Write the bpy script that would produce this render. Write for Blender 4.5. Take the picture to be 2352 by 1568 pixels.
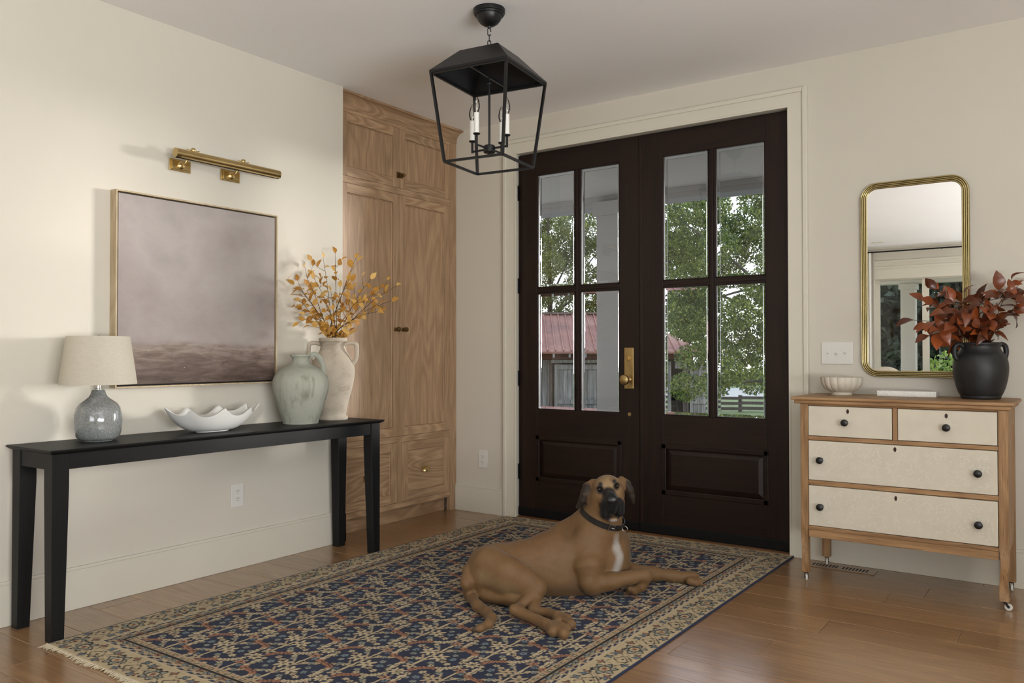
import bpy, bmesh, math, random
import numpy as np
from mathutils import Vector, Matrix, Euler

for o in list(bpy.data.objects):
    bpy.data.objects.remove(o)
SC = bpy.context.scene
COL = SC.collection
R = math.radians

# ------------------------------------------------------------------ camera
CAM_LOC = Vector((3.6911, -4.6278, 1.1288))
YAW, PITCH, ROLL, FPX = 35.328, 0.8225, -0.0596, 1882.0
cd = bpy.data.cameras.new('camera')
cam = bpy.data.objects.new('camera', cd)
COL.objects.link(cam)
cd.sensor_width = 36.0
cd.lens = FPX / 2352 * 36.0
cd.clip_start = 0.05
cd.clip_end = 400
cam.matrix_world = (Matrix.Translation(CAM_LOC) @ Matrix.Rotation(R(YAW), 4, 'Z') @
                    Matrix.Rotation(R(90 + PITCH), 4, 'X') @ Matrix.Rotation(R(ROLL), 4, 'Z'))
SC.camera = cam

# ------------------------------------------------------------------ light
EXPOSURE = -0.12
w = bpy.data.worlds.new('sky')
SC.world = w
w.use_nodes = True
wn = w.node_tree.nodes
bg = wn['Background']
tc = wn.new('ShaderNodeTexCoord')
sep = wn.new('ShaderNodeSeparateXYZ')
ramp = wn.new('ShaderNodeValToRGB')
w.node_tree.links.new(tc.outputs['Generated'], sep.inputs[0])
w.node_tree.links.new(sep.outputs['Z'], ramp.inputs[0])
w.node_tree.links.new(ramp.outputs[0], bg.inputs['Color'])
ramp.color_ramp.elements[0].position = 0.0
ramp.color_ramp.elements[0].color = (0.93, 0.95, 1.0, 1)
ramp.color_ramp.elements[1].position = 0.7
ramp.color_ramp.elements[1].color = (0.62, 0.78, 1.0, 1)
bg.inputs['Strength'].default_value = 2.8

def lamp(name, kind, energy, color=(1, 1, 1)):
    d = bpy.data.lights.new(name, kind)
    d.energy = energy
    d.color = color
    o = bpy.data.objects.new(name, d)
    COL.objects.link(o)
    return o, d

# hazy low sun, it comes in through the glazed entrance doors
so, sd = lamp('sun', 'SUN', 4.0, (1.0, 0.97, 0.92))
sd.angle = R(9)
az, el = R(56.5), R(3.5)                      # direction towards the sun
sdir = Vector((math.cos(az) * math.cos(el), math.sin(az) * math.cos(el), math.sin(el)))
so.rotation_euler = sdir.to_track_quat('Z', 'Y').to_euler()

def area(name, loc, toward, sx, sy, energy, color):
    o, d = lamp(name, 'AREA', energy, color)
    d.shape = 'RECTANGLE'
    d.size, d.size_y = sx, sy
    o.location = loc
    o.rotation_euler = (Vector(toward)).to_track_quat('-Z', 'Y').to_euler()
    return o

# fill lamps added for daylight at unseen windows, tilted up to brighten the ceiling
area('side_window_fill', (6.03, -4.4, 0.95), (-1, 0.3, 2.2), 3.0, 1.2, 330, (.97, .99, 1.0))
area('garden_window_fill', (4.30, -8.78, 1.35), (-.2, .5, 1), 2.7, 2.0, 120, (.95, .98, 1.0))

vs = SC.view_settings
vs.view_transform = 'Standard'
vs.look = 'None'
vs.gamma = 1.0
vs.use_curve_mapping = False
vs.exposure = EXPOSURE
cy = SC.cycles
cy.max_bounces = 8
cy.diffuse_bounces = 4
cy.glossy_bounces = 4
cy.transmission_bounces = 6
cy.transparent_max_bounces = 24
cy.sample_clamp_indirect = 4.0
cy.use_denoising = True
cy.caustics_reflective = False
cy.caustics_refractive = False

# ------------------------------------------------------------------ helpers
def fwd_frame():
    m = cam.matrix_world.to_3x3()
    return m @ Vector((1, 0, 0)), m @ Vector((0, 1, 0)), m @ Vector((0, 0, -1))
_r, _u, _f = fwd_frame()

def ray(px, py):
    return _f + _r * ((px - 1176) / FPX) - _u * ((py - 784) / FPX)

def on_plane(px, py, axis, val):
    d = ray(px, py)
    t = (val - CAM_LOC[axis]) / d[axis]
    return CAM_LOC + d * t

def tag(o, label=None, cat=None, group=None, kind=None):
    if label: o['label'] = label
    if cat: o['category'] = cat
    if group: o['group'] = group
    if kind: o['kind'] = kind
    return o

def parent_to(o, p):
    o.parent = p
    if p is not None and p.type == 'EMPTY':
        o.matrix_parent_inverse = Matrix.Translation(-Vector(p.location))

def thing(name, loc, label, cat, group=None, kind=None):
    o = bpy.data.objects.new(name, None)
    o.location = loc
    o.empty_display_size = 0.05
    COL.objects.link(o)
    return tag(o, label, cat, group, kind)

def link_mesh(name, me, mat=None, parent=None):
    o = bpy.data.objects.new(name, me)
    COL.objects.link(o)
    if mat is not None and not me.materials:
        me.materials.append(mat)
    if parent is not None:
        parent_to(o, parent)
    return o

class MB:
    """collects shapes (world metres) and links them as one mesh"""
    def __init__(s):
        s.bm = bmesh.new()
    def box(s, x0, x1, y0, y1, z0, z1, bev=0.0, seg=2, rot=None, pivot=None):
        b = bmesh.new()
        bmesh.ops.create_cube(b, size=1.0)
        sx, sy, sz = x1 - x0, y1 - y0, z1 - z0
        for v in b.verts:
            v.co = Vector((x0 + (v.co.x + .5) * sx, y0 + (v.co.y + .5) * sy, z0 + (v.co.z + .5) * sz))
        if bev > 0:
            bmesh.ops.bevel(b, geom=list(b.edges), offset=min(bev, .45 * min(abs(sx), abs(sy), abs(sz))), segments=seg, affect='EDGES', profile=.5)
        s._merge(b, rot, pivot)
        return s
    def _merge(s, b, rot=None, pivot=None):
        if rot is not None:
            pv = Vector(pivot) if pivot is not None else Vector((0, 0, 0))
            for v in b.verts:
                v.co = pv + rot @ (v.co - pv)
        me = bpy.data.meshes.new('tmp')
        b.to_mesh(me)
        b.free()
        s.bm.from_mesh(me)
        bpy.data.meshes.remove(me)
    def prism(s, pts, axis, a0, a1, bev=0.0):
        """2-D outline pts extruded along axis from a0 to a1; outline axes are the other two in x,y,z order"""
        b = bmesh.new()
        def P(p, a):
            if axis == 0: return (a, p[0], p[1])
            if axis == 1: return (p[0], a, p[1])
            return (p[0], p[1], a)
        v0 = [b.verts.new(P(p, a0)) for p in pts]
        v1 = [b.verts.new(P(p, a1)) for p in pts]
        n = len(pts)
        b.faces.new(v0); b.faces.new(v1)
        for i in range(n):
            b.faces.new((v0[i], v0[(i + 1) % n], v1[(i + 1) % n], v1[i]))
        bmesh.ops.recalc_face_normals(b, faces=b.faces)
        if bev > 0:
            bmesh.ops.bevel(b, geom=list(b.edges), offset=bev, segments=1, affect='EDGES')
        s._merge(b)
        return s
    def lathe(s, prof, cx, cy, n=40, sx=1.0, sy=1.0, rot=None, pivot=None):
        """prof: list of (r, z) bottom to top, r=0 closes"""
        b = bmesh.new()
        rings = []
        for r, z in prof:
            if r <= 1e-6:
                rings.append([b.verts.new((cx, cy, z))])
            else:
                rings.append([b.verts.new((cx + sx * r * math.cos(2 * math.pi * k / n), cy + sy * r * math.sin(2 * math.pi * k / n), z)) for k in range(n)])
        for A, B in zip(rings, rings[1:]):
            for k in range(n):
                a0, a1 = A[k % len(A)], A[(k + 1) % len(A)]
                b0, b1 = B[k % len(B)], B[(k + 1) % len(B)]
                vs_ = []
                for q in (a0, a1, b1, b0):
                    if q not in vs_: vs_.append(q)
                if len(vs_) >= 3:
                    b.faces.new(vs_)
        bmesh.ops.recalc_face_normals(b, faces=b.faces)
        s._merge(b, rot, pivot)
        return s
    def tube(s, pts, radii, n=10, cap=True, flat=None):
        """round tube through pts"""
        b = bmesh.new()
        pts = [Vector(p) for p in pts]
        if not hasattr(radii, '__len__'):
            radii = [radii] * len(pts)
        up = None
        rings = []
        for i, p in enumerate(pts):
            t = (pts[min(i + 1, len(pts) - 1)] - pts[max(i - 1, 0)]).normalized()
            if up is None:
                up = Vector((0, 0, 1)) if abs(t.z) < .9 else Vector((1, 0, 0))
            a = t.cross(up).normalized()
            c_ = a.cross(t).normalized()
            up = c_
            r = radii[i]
            fa, fc = (1, 1) if flat is None else flat
            rings.append([b.verts.new(p + a * (r * fa * math.cos(2 * math.pi * k / n)) + c_ * (r * fc * math.sin(2 * math.pi * k / n))) for k in range(n)])
        for A, B in zip(rings, rings[1:]):
            for k in range(n):
                b.faces.new((A[k], A[(k + 1) % n], B[(k + 1) % n], B[k]))
        if cap:
            b.faces.new(rings[0]); b.faces.new(rings[-1])
        bmesh.ops.recalc_face_normals(b, faces=b.faces)
        s._merge(b)
        return s
    def bar(s, p0, p1, w, h=None, up=(0, 0, 1)):
        """square bar from p0 to p1"""
        h = h or w
        p0, p1 = Vector(p0), Vector(p1)
        t = (p1 - p0).normalized()
        u = Vector(up)
        if abs(t.dot(u)) > .95: u = Vector((1, 0, 0))
        a = t.cross(u).normalized(); c_ = a.cross(t).normalized()
        b = bmesh.new()
        V = []
        for p in (p0, p1):
            for sa, sc in ((-1, -1), (1, -1), (1, 1), (-1, 1)):
                V.append(b.verts.new(p + a * (sa * w / 2) + c_ * (sc * h / 2)))
        for f in ((0, 1, 2, 3), (4, 5, 6, 7), (0, 1, 5, 4), (1, 2, 6, 5), (2, 3, 7, 6), (3, 0, 4, 7)):
            b.faces.new([V[k] for k in f])
        bmesh.ops.recalc_face_normals(b, faces=b.faces)
        s._merge(b)
        return s
    def ball(s, c, r, seg=16, sc=(1, 1, 1), rot=None):
        b = bmesh.new()
        bmesh.ops.create_uvsphere(b, u_segments=seg, v_segments=max(6, seg // 2), radius=r)
        M = Matrix.Diagonal((*sc, 1))
        if rot is not None: M = rot.to_4x4() @ M
        M = Matrix.Translation(c) @ M
        bmesh.ops.transform(b, matrix=M, verts=b.verts)
        s._merge(b)
        return s
    def build(s, name, mat=None, parent=None, smooth=False, angle=40):
        me = bpy.data.meshes.new(name)
        s.bm.to_mesh(me)
        s.bm.free()
        if smooth:
            for p in me.polygons: p.use_smooth = True
            try:
                me.set_sharp_from_angle(angle=R(angle))
            except Exception:
                pass
        return link_mesh(name, me, mat, parent)

def pyobj(name, verts, faces, mat=None, parent=None, smooth=False):
    me = bpy.data.meshes.new(name)
    me.from_pydata([tuple(v) for v in verts], [], faces)
    me.update()
    if smooth:
        for p in me.polygons: p.use_smooth = True
    return link_mesh(name, me, mat, parent)

# ------------------------------------------------------------------ materials
class NT:
    def __init__(s, name):
        s.m = bpy.data.materials.new(name)
        s.m.use_nodes = True
        s.t = s.m.node_tree
        s.n = s.t.nodes
        s.b = s.n['Principled BSDF']
    def node(s, kind, **kw):
        n = s.n.new(kind)
        for k, v in kw.items():
            setattr(n, k, v)
        return n
    def link(s, a, b):
        s.t.links.new(a, b)
        return s
    def noise(s, vec, scale, detail=4, rough=.5, dist=0.0):
        n = s.node('ShaderNodeTexNoise')
        n.inputs['Scale'].default_value = scale
        n.inputs['Detail'].default_value = detail
        n.inputs['Roughness'].default_value = rough
        n.inputs['Distortion'].default_value = dist
        if vec is not None: s.link(vec, n.inputs['Vector'])
        return n
    def mapping(s, vec, scale=(1, 1, 1), loc=(0, 0, 0), rot=(0, 0, 0)):
        n = s.node('ShaderNodeMapping')
        n.inputs['Scale'].default_value = scale
        n.inputs['Location'].default_value = loc
        n.inputs['Rotation'].default_value = rot
        s.link(vec, n.inputs['Vector'])
        return n.outputs[0]
    def coord(s, kind='Object'):
        return s.node('ShaderNodeTexCoord').outputs[kind]
    def ramp(s, fac, stops):
        n = s.node('ShaderNodeValToRGB')
        e = n.color_ramp.elements
        while len(e) > 1: e.remove(e[-1])
        e[0].position = stops[0][0]; e[0].color = (*stops[0][1], 1)
        for p, c_ in stops[1:]:
            x = e.new(p); x.color = (*c_, 1)
        s.link(fac, n.inputs[0])
        return n.outputs[0]
    def math(s, op, a, b=None):
        n = s.node('ShaderNodeMath', operation=op)
        for k, v in enumerate((a, b)):
            if v is None: continue
            if isinstance(v, (int, float)): n.inputs[k].default_value = v
            else: s.link(v, n.inputs[k])
        return n.outputs[0]
    def mix(s, fac, a, b, mode='MIX'):
        n = s.node('ShaderNodeMix', data_type='RGBA', blend_type=mode)
        for inp, v in ((n.inputs[0], fac), (n.inputs[6], a), (n.inputs[7], b)):
            if isinstance(v, (int, float)): inp.default_value = v
            elif isinstance(v, tuple): inp.default_value = (*v, 1) if len(v) == 3 else v
            else: s.link(v, inp)
        return n.outputs[2]
    def set(s, **kw):
        for k, v in kw.items():
            i = s.b.inputs[k.replace('_', ' ')]
            if hasattr(v, 'is_output') or isinstance(v, bpy.types.NodeSocket): s.link(v, i)
            elif isinstance(v, tuple) and len(v) == 3: i.default_value = (*v, 1)
            else: i.default_value = v
        return s
    def bump(s, h, strength=.2, dist=.01):
        n = s.node('ShaderNodeBump')
        n.inputs['Strength'].default_value = strength
        n.inputs['Distance'].default_value = dist
        s.link(h, n.inputs['Height'])
        s.link(n.outputs[0], s.b.inputs['Normal'])
        return s

def sr(r, g, b):
    f = lambda c_: (c_ / 255 / 12.92) if c_ / 255 <= .04045 else ((c_ / 255 + .055) / 1.055) ** 2.4
    return (f(r), f(g), f(b))

def plain(name, col, rough=.5, metal=0.0, var=.06, scale=8, bump=0.0, bscale=60, coat=0.0, spec=.5, sheen=0.0):
    t = NT(name)
    c_ = t.coord()
    n = t.noise(c_, scale, 5)
    lo = tuple(max(0, x * (1 - var)) for x in col); hi = tuple(min(1, x * (1 + var)) for x in col)
    t.set(Base_Color=t.ramp(n.outputs[0], [(.3, lo), (.7, hi)]), Roughness=rough, Metallic=metal)
    t.b.inputs['Specular IOR Level'].default_value = spec
    t.b.inputs['Coat Weight'].default_value = coat
    if sheen: t.b.inputs['Sheen Weight'].default_value = sheen
    if bump: t.bump(t.noise(c_, bscale, 4).outputs[0], bump, .004)
    return t.m

def wood(name, light, dark, axis='Z', rough=.5, fine=140, coarse=9, bump=.15, knots=0.0, contrast=1.0, coat=0.0, vary=.12, cath=.55, spec=.5, pore=.38):
    """grain runs along axis; every object gets its own piece of the tree"""
    t = NT(name)
    oi = t.node('ShaderNodeObjectInfo')
    co = t.coord()
    off = t.node('ShaderNodeVectorMath', operation='SCALE')
    comb = t.node('ShaderNodeCombineXYZ')
    for k in range(3): t.link(oi.outputs['Random'], comb.inputs[k])
    t.link(comb.outputs[0], off.inputs[0]); off.inputs['Scale'].default_value = 37.0
    add = t.node('ShaderNodeVectorMath', operation='ADD')
    t.link(co, add.inputs[0]); t.link(off.outputs[0], add.inputs[1])
    v = add.outputs[0]
    k = {'X': 0, 'Y': 1, 'Z': 2}[axis]
    def sc(al, ac):
        s_ = [ac] * 3; s_[k] = al
        return tuple(s_)
    # slow rings, cathedral figure
    big = t.noise(t.mapping(v, sc(.9, 5.0)), 1.0, 2, .5, .6)
    rings = t.math('FRACT', t.math('MULTIPLY', big.outputs[0], coarse))
    tri = t.math('ABSOLUTE', t.math('SUBTRACT', rings, .5))
    tri = t.math('MULTIPLY', tri, 2.0)
    fine_n = t.noise(t.mapping(v, sc(fine * .035, fine)), 1.0, 3, .6)
    pores = t.noise(t.mapping(v, sc(fine * .05, fine * 2.4)), 1.0, 2, .5)
    f = t.math('ADD', t.math('MULTIPLY', tri, .45 * cath), t.math('MULTIPLY', fine_n.outputs[0], 1.0 - .45 * cath))
    mid = tuple((a + b) / 2 for a, b in zip(light, dark))
    c1 = t.ramp(f, [(.5 - .28 / contrast, dark), (.5, mid), (.5 + .22 / contrast, light)])
    pr = t.ramp(pores.outputs[0], [(.30, tuple(x * .55 for x in dark)), (.42, (1, 1, 1))])
    c2 = t.mix(pore, c1, pr, 'MULTIPLY')
    # whole-piece tone
    tone = t.math('ADD', 1.0 - vary, t.math('MULTIPLY', oi.outputs['Random'], 2 * vary))
    tn = t.node('ShaderNodeCombineXYZ')
    for q in range(3): t.link(tone, tn.inputs[q])
    c3 = t.mix(1.0, c2, tn.outputs[0], 'MULTIPLY')
    if knots > 0:
        vo = t.node('ShaderNodeTexVoronoi'); vo.inputs['Scale'].default_value = 1.0
        t.link(t.mapping(v, sc(2.1, 4.5)), vo.inputs['Vector'])
        kf = t.ramp(vo.outputs['Distance'], [(0, (1, 1, 1)), (.055 * knots, (.75, .75, .75)), (.14 * knots, (0, 0, 0))])
        kz = t.noise(t.mapping(v, sc(7, 18)), 1.0, 2)
        kf2 = t.mix(1.0, kf, t.ramp(kz.outputs[0], [(.5, (0, 0, 0)), (.64, (1, 1, 1))]), 'MULTIPLY')
        c3 = t.mix(kf2, c3, tuple(x * .22 for x in dark))
    t.set(Base_Color=c3, Roughness=rough)
    t.b.inputs['Coat Weight'].default_value = coat
    t.b.inputs['Coat Roughness'].default_value = .2
    t.b.inputs['Specular IOR Level'].default_value = spec
    t.bump(t.math('ADD', t.math('MULTIPLY', pores.outputs[0], .7), fine_n.outputs[0]), bump, .002)
    return t.m
# ------------------------------------------------------------------ the room
CEIL = 2.743
M_wall = plain('wall_paint', sr(213, 207, 194), .85, var=.012, scale=2.5, bump=.03, bscale=350, spec=.25)
M_ceil = plain('ceiling_paint', sr(245, 244, 243), .9, var=.01, scale=2, bump=.02, bscale=300, spec=.2)
M_trim = plain('trim_paint', sr(218, 213, 198), .42, var=.01, scale=3, bump=.01, bscale=200)
M_oakf = wood('floor_oak', sr(170, 132, 92), sr(120, 87, 56), 'X', rough=.30, fine=95, coarse=10, bump=.10, knots=1.0, contrast=.75, vary=.10, cath=.35, coat=.6)
M_sub = plain('floor_gap', (.02, .012, .007), .9)

def shell(name, boxes, mat, label, cat, bev=0.0):
    b = MB()
    for q in boxes: b.box(*q, bev=bev)
    return tag(b.build(name, mat), label, cat, kind='structure')

YE = -8.85      # far end of the great room, seen in the mirror
XR = 6.05       # side wall with the assumed big window
shell('ceiling', [(-.85, XR + .2, YE - .2, .2, CEIL, CEIL + .12)], M_ceil, 'flat warm white ceiling above the entrance hall', 'ceiling')
shell('wall_left', [(-.13, 0, YE, -1.188, 0, CEIL), (-.85, -.72, -1.3, 0.0, 0, CEIL), (-.72, -.13, -1.33, -1.205, 0, CEIL)], M_wall,
      'cream painted wall behind the black console table', 'wall')
shell('wall_back', [(-.85, .425, 0, .15, 0, CEIL), (2.325, XR + .2, 0, .15, 0, CEIL), (.425, 2.325, 0, .15, 2.525, CEIL)], M_wall,
      'cream painted wall around the dark double doors', 'wall')
WY0, WY1, WZ0, WZ1 = -5.9, -2.9, .38, 2.42
shell('wall_right', [(XR, XR + .15, YE, WY0, 0, CEIL), (XR, XR + .15, WY1, 0, 0, CEIL), (XR, XR + .15, WY0, WY1, 0, WZ0), (XR, XR + .15, WY0, WY1, WZ1, CEIL)],
      M_wall, 'cream painted wall with the assumed wide side window', 'wall')
GX0, GX1, GZ1 = .97, 2.52, 2.29
HX0, HX1, HZ0 = 2.9, 5.7, .32
shell('wall_front', [(-.13, GX0, YE - .15, YE, 0, CEIL), (GX1, HX0, YE - .15, YE, 0, CEIL), (HX1, XR + .15, YE - .15, YE, 0, CEIL),
                     (GX0, GX1, YE - .15, YE, GZ1, CEIL), (HX0, HX1, YE - .15, YE, 0, HZ0), (HX0, HX1, YE - .15, YE, 2.38, CEIL)],
      M_wall, 'white wall with garden doors seen in the gold mirror', 'wall')

# floor: every oak board is its own piece
fl = MB().box(-.75, XR, YE, .12, -.05, -.012).build('floor', M_sub)
tag(fl, 'wide plank oak floor of the entrance hall', 'floor', kind='structure')
rng = random.Random(11)
fixed = {0: [2.22], -1: [.95], -2: [2.906], -4: [3.247], -5: [2.776], -7: [2.657], -8: [2.378], -9: [3.42], -6: [1.2, 3.55], -3: [1.5, 3.9]}
BW = .19
row = 0
y1 = -.062
k_of = lambda yy: round((yy + .062) / BW)
yy = .128
idx = 1
while yy > YE:
    ya, yb = max(yy - BW, YE), min(yy, .12)
    band = k_of(yy)              # 0 for the band just under y=-.062
    js = list(fixed.get(band, []))
    if not js:
        js = [rng.uniform(.3, 1.9)]
    x = js[0]
    while x - 1.6 > -.7:
        x -= rng.uniform(1.25, 2.1); js.insert(0, x)
    x = js[-1]
    while x + 1.0 < XR:
        x += rng.uniform(1.3, 2.3); js.append(x)
    js = [j for j in js if -.6 < j < XR - .1]
    edges = [-.75] + js + [XR]
    for a, b in zip(edges, edges[1:]):
        g = .0007
        p = MB()
        x0, x1, y0_, y1_ = a + g, b - g, ya + g, yb - g
        c_ = .0012
        # plank with a tiny chamfer round its top
        v = [(x0, y0_, -.012), (x1, y0_, -.012), (x1, y1_, -.012), (x0, y1_, -.012),
             (x0, y0_, -c_), (x1, y0_, -c_), (x1, y1_, -c_), (x0, y1_, -c_),
             (x0 + c_, y0_ + c_, 0), (x1 - c_, y0_ + c_, 0), (x1 - c_, y1_ - c_, 0), (x0 + c_, y1_ - c_, 0)]
        f = [(8, 9, 10, 11)]
        for s0, s1 in ((0, 4), (4, 8)):
            for q in range(4):
                f.append((s0 + q, s0 + (q + 1) % 4, s1 + (q + 1) % 4, s1 + q))
        pyobj('plank', v, f, M_oakf, fl)
    yy -= BW

def base(name, segs, label):
    b = MB()
    for (x0, x1, y0, y1, nx, ny) in segs:
        # body, then the small cap above its groove
        b.box(x0, x1, y0, y1, 0.001, .168)
        b.box(x0 + (.002 if nx < 0 else 0), x1 - (.002 if nx > 0 else 0), y0 + (.002 if ny < 0 else 0), y1 - (.002 if ny > 0 else 0), .168, .171)
        b.box(x0, x1, y0, y1, .171, .186, bev=.003)
    return tag(b.build(name, M_trim), label, 'baseboard', kind='structure')
base('baseboard_left', [(0.0005, .016, YE + .02, -1.172, 1, 0), (-.072, .016, -1.187, -1.172, 0, 1)], 'tall white baseboard running under the console table')
base('baseboard_back', [(-.083, .351, -.016, -.0005, 0, -1), (2.421, XR - .01, -.016, -.0005, 0, -1)], 'tall white baseboard along the door wall')
base('baseboard_right', [(XR - .016, XR - .0005, YE + .02, -.02, -1, 0)], 'tall white baseboard under the assumed side window')

# door casing
b = MB()
for x0, x1, so_ in ((.353, .459, -1), (2.311, 2.419, 1)):
    b.box(x0, x1, -.02, -.0005, .001, 2.6)
    bx = (x0, x0 + .026) if so_ < 0 else (x1 - .026, x1)
    b.box(*bx, -.031, -.02, .001, 2.6, bev=.004)
    ix = (x1 - .012, x1) if so_ < 0 else (x0, x0 + .012)
    b.box(*ix, -.024, -.02, .001, 2.5, bev=.002)
b.box(.459, 2.311, -.02, -.0005, 2.5, 2.6)
b.box(.379, 2.393, -.031, -.02, 2.574, 2.6, bev=.004)
b.box(.447, 2.323, -.024, -.02, 2.5, 2.512, bev=.002)
tag(b.build('trim_1', M_trim), 'white door casing with raised outer band around the double doors', 'door casing', kind='structure')
# jamb in the opening
b = MB()
b.box(.4255, .444, -.0004, .12, .001, 2.524).box(2.308, 2.3245, -.0004, .12, .001, 2.524).box(.444, 2.308, -.0004, .12, 2.505, 2.524)
b.box(.444, .456, .078, .12, .001, 2.505).box(2.296, 2.308, .078, .12, .001, 2.505).box(.456, 2.296, .078, .12, 2.493, 2.505)
tag(b.build('trim_2', M_trim), 'white door jamb lining the double door opening', 'door jamb', kind='structure')
M_thr = wood('threshold_oak', sr(150, 108, 68), sr(104, 70, 42), 'X', rough=.45)
tag(MB().box(.445, 2.307, -.018, .13, .001, .012, bev=.004).build('trim_3', M_thr), 'oak threshold under the dark double doors', 'threshold', kind='structure')

# ------------------------------------------------------------------ entrance doors
M_maho = wood('dark_mahogany', sr(42, 26, 19), sr(20, 12, 9), 'Z', rough=.38, fine=70, coarse=5, bump=.08, contrast=.7, vary=.08, spec=.32)
M_mahox = wood('dark_mahogany_cross', sr(42, 26, 19), sr(20, 12, 9), 'X', rough=.38, fine=70, coarse=5, bump=.08, contrast=.7, vary=.08, spec=.32)
M_blk = plain('black_metal', (.012, .012, .013), .42, .6, var=.1)
M_brass = plain('aged_brass', sr(186, 160, 110), .38, 1.0, var=.12, scale=30)
M_gold = plain('polished_brass', sr(200, 176, 124), .26, 1.0, var=.08, scale=14)

def arch_glass(name, tint=(1, 1, 1)):
    t = NT(name)
    out = t.n['Material Output']
    t.n.remove(t.b)
    tr = t.node('ShaderNodeBsdfTransparent'); tr.inputs[0].default_value = (*tint, 1)
    gl = t.node('ShaderNodeBsdfGlossy'); gl.inputs['Roughness'].default_value = .01
    fr = t.node('ShaderNodeFresnel'); fr.inputs['IOR'].default_value = 1.42
    mx = t.node('ShaderNodeMixShader')
    t.link(fr.outputs[0], mx.inputs[0]); t.link(tr.outputs[0], mx.inputs[1]); t.link(gl.outputs[0], mx.inputs[2])
    t.link(mx.outputs[0], out.inputs[0])
    return t.m
M_glass = arch_glass('window_glass')
def bevel_glass(name):
    t = NT(name)
    t.set(Base_Color=(1, 1, 1), Roughness=.0, IOR=1.5)
    t.b.inputs['Transmission Weight'].default_value = 1.0
    return t.m
M_bevel = bevel_glass('bevelled_glass_edge')

DY0, DY1 = .03, .076
def door(name, x0, x1, gx0, gx1, mx0, mx1, px0, px1, label):
    d = thing(name, ((x0 + x1) / 2, DY0, .012), label, 'door', kind='structure')
    z0, z1 = .014, 2.497
    GB, GT, HB, HT = .747, 2.347, 1.536, 1.574
    PB, PT = .272, .560
    MB().box(x0, gx0, DY0, DY1, z0, z1, bev=.002).build('stile', M_maho, d)
    MB().box(gx1, x1, DY0, DY1, z0, z1, bev=.002).build('stile', M_maho, d)
    MB().box(gx0, gx1, DY0, DY1, GT, z1, bev=.001).build('top_rail', M_mahox, d)
    MB().box(gx0, gx1, DY0, DY1, PT, GB, bev=.001).build('lock_rail', M_mahox, d)
    MB().box(gx0, gx1, DY0, DY1, z0, PB, bev=.001).build('bottom_rail', M_mahox, d)
    # glazing bars with a moulded edge
    for nm, q, m in (('mullion', (mx0, mx1, DY0 + .004, DY1 - .004, GB, GT), M_maho), ):
        bb = MB().box(*q, bev=.002)
        bb.box(mx0 + .012, mx1 - .012, DY0 - .002, DY0 + .004, GB, GT, bev=.002)
        bb.build(nm, m, d)
    for a, c_ in ((gx0, mx0), (mx1, gx1)):
        bb = MB().box(a, c_, DY0 + .004, DY1 - .004, HB, HT, bev=.002)
        bb.box(a, c_, DY0 - .001, DY0 + .004, HB + .011, HT - .011, bev=.002)
        bb.build('glazing_bar', M_mahox, d)
    # panes: clear centre and bevelled rim
    bw, th = .022, .005
    for a, c_ in ((gx0, mx0), (mx1, gx1)):
        for zb, zt in ((GB, HB), (HT, GT)):
            yc = DY0 + .022
            pane = MB().box(a + bw, c_ - bw, yc - .001, yc + .001, zb + bw, zt - bw).build('pane', M_glass, d)
            v, f = [], []
            o_ = [(a, zb), (c_, zb), (c_, zt), (a, zt)]
            i_ = [(a + bw, zb + bw), (c_ - bw, zb + bw), (c_ - bw, zt - bw), (a + bw, zt - bw)]
            for (ox, oz), (ix, iz) in zip(o_, i_):
                v += [(ox, yc - .0012, oz), (ix, yc - th, iz), (ix, yc + .003, iz), (ox, yc + .003, oz)]
            for q in range(4):
                p_, n_ = q * 4, ((q + 1) % 4) * 4
                f += [(p_, n_, n_ + 1, p_ + 1), (p_ + 1, n_ + 1, n_ + 2, p_ + 2), (p_ + 2, n_ + 2, n_ + 3, p_ + 3), (p_ + 3, n_ + 3, n_, p_)]
            pyobj('pane_bevel', v, f, M_bevel, pane)
            # glazing bead
            e = .007
            bb = MB()
            bb.box(a, c_, DY0 + .002, yc - .006, zb, zb + e).box(a, c_, DY0 + .002, yc - .006, zt - e, zt)
            bb.box(a, a + e, DY0 + .002, yc - .006, zb, zt).box(c_ - e, c_, DY0 + .002, yc - .006, zb, zt)
            bb.build('glazing_bead', M_maho, d)
    # raised bottom panel in a moulded frame
    px0, px1 = gx0, gx1
    pn = MB().box(px0, px1, DY0 + .016, DY1 - .008, PB, PT)
    iw = .05
    v = []
    for (xx0, xx1, za, zb, y) in ((px0 + .02, px1 - .02, PB + .02, PT - .02, DY0 + .016), (px0 + iw, px1 - iw, PB + iw, PT - iw, DY0 + .006)):
        v += [(xx0, y, za), (xx1, y, za), (xx1, y, zb), (xx0, y, zb)]
    fb = bmesh.new()
    V = [fb.verts.new(q) for q in v]
    fb.faces.new(V[4:8])
    for q in range(4): fb.faces.new((V[q], V[(q + 1) % 4], V[4 + (q + 1) % 4], V[4 + q]))
    bmesh.ops.recalc_face_normals(fb, faces=fb.faces)
    pn._merge(fb)
    pn.build('raised_panel', M_mahox, d)
    mo = MB()
    e = .02
    for q in ((px0 - .012, px1 + .012, PB - .012, PB + e), (px0 - .012, px1 + .012, PT - e, PT + .012)):
        mo.box(q[0], q[1], DY0 - .006, DY0 + .02, q[2], q[3], bev=.005)
    for q in ((px0 - .012, px0 + e), (px1 - e, px1 + .012)):
        mo.box(q[0], q[1], DY0 - .006, DY0 + .02, PB - .012, PT + .012, bev=.005)
    mo.build('panel_moulding', M_mahox, d)
    MB().box(x0 + .002, x1 - .002, DY0 - .010, DY0, .018, .075, bev=.003).build('door_sweep', M_blk, d)
    return d
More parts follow.
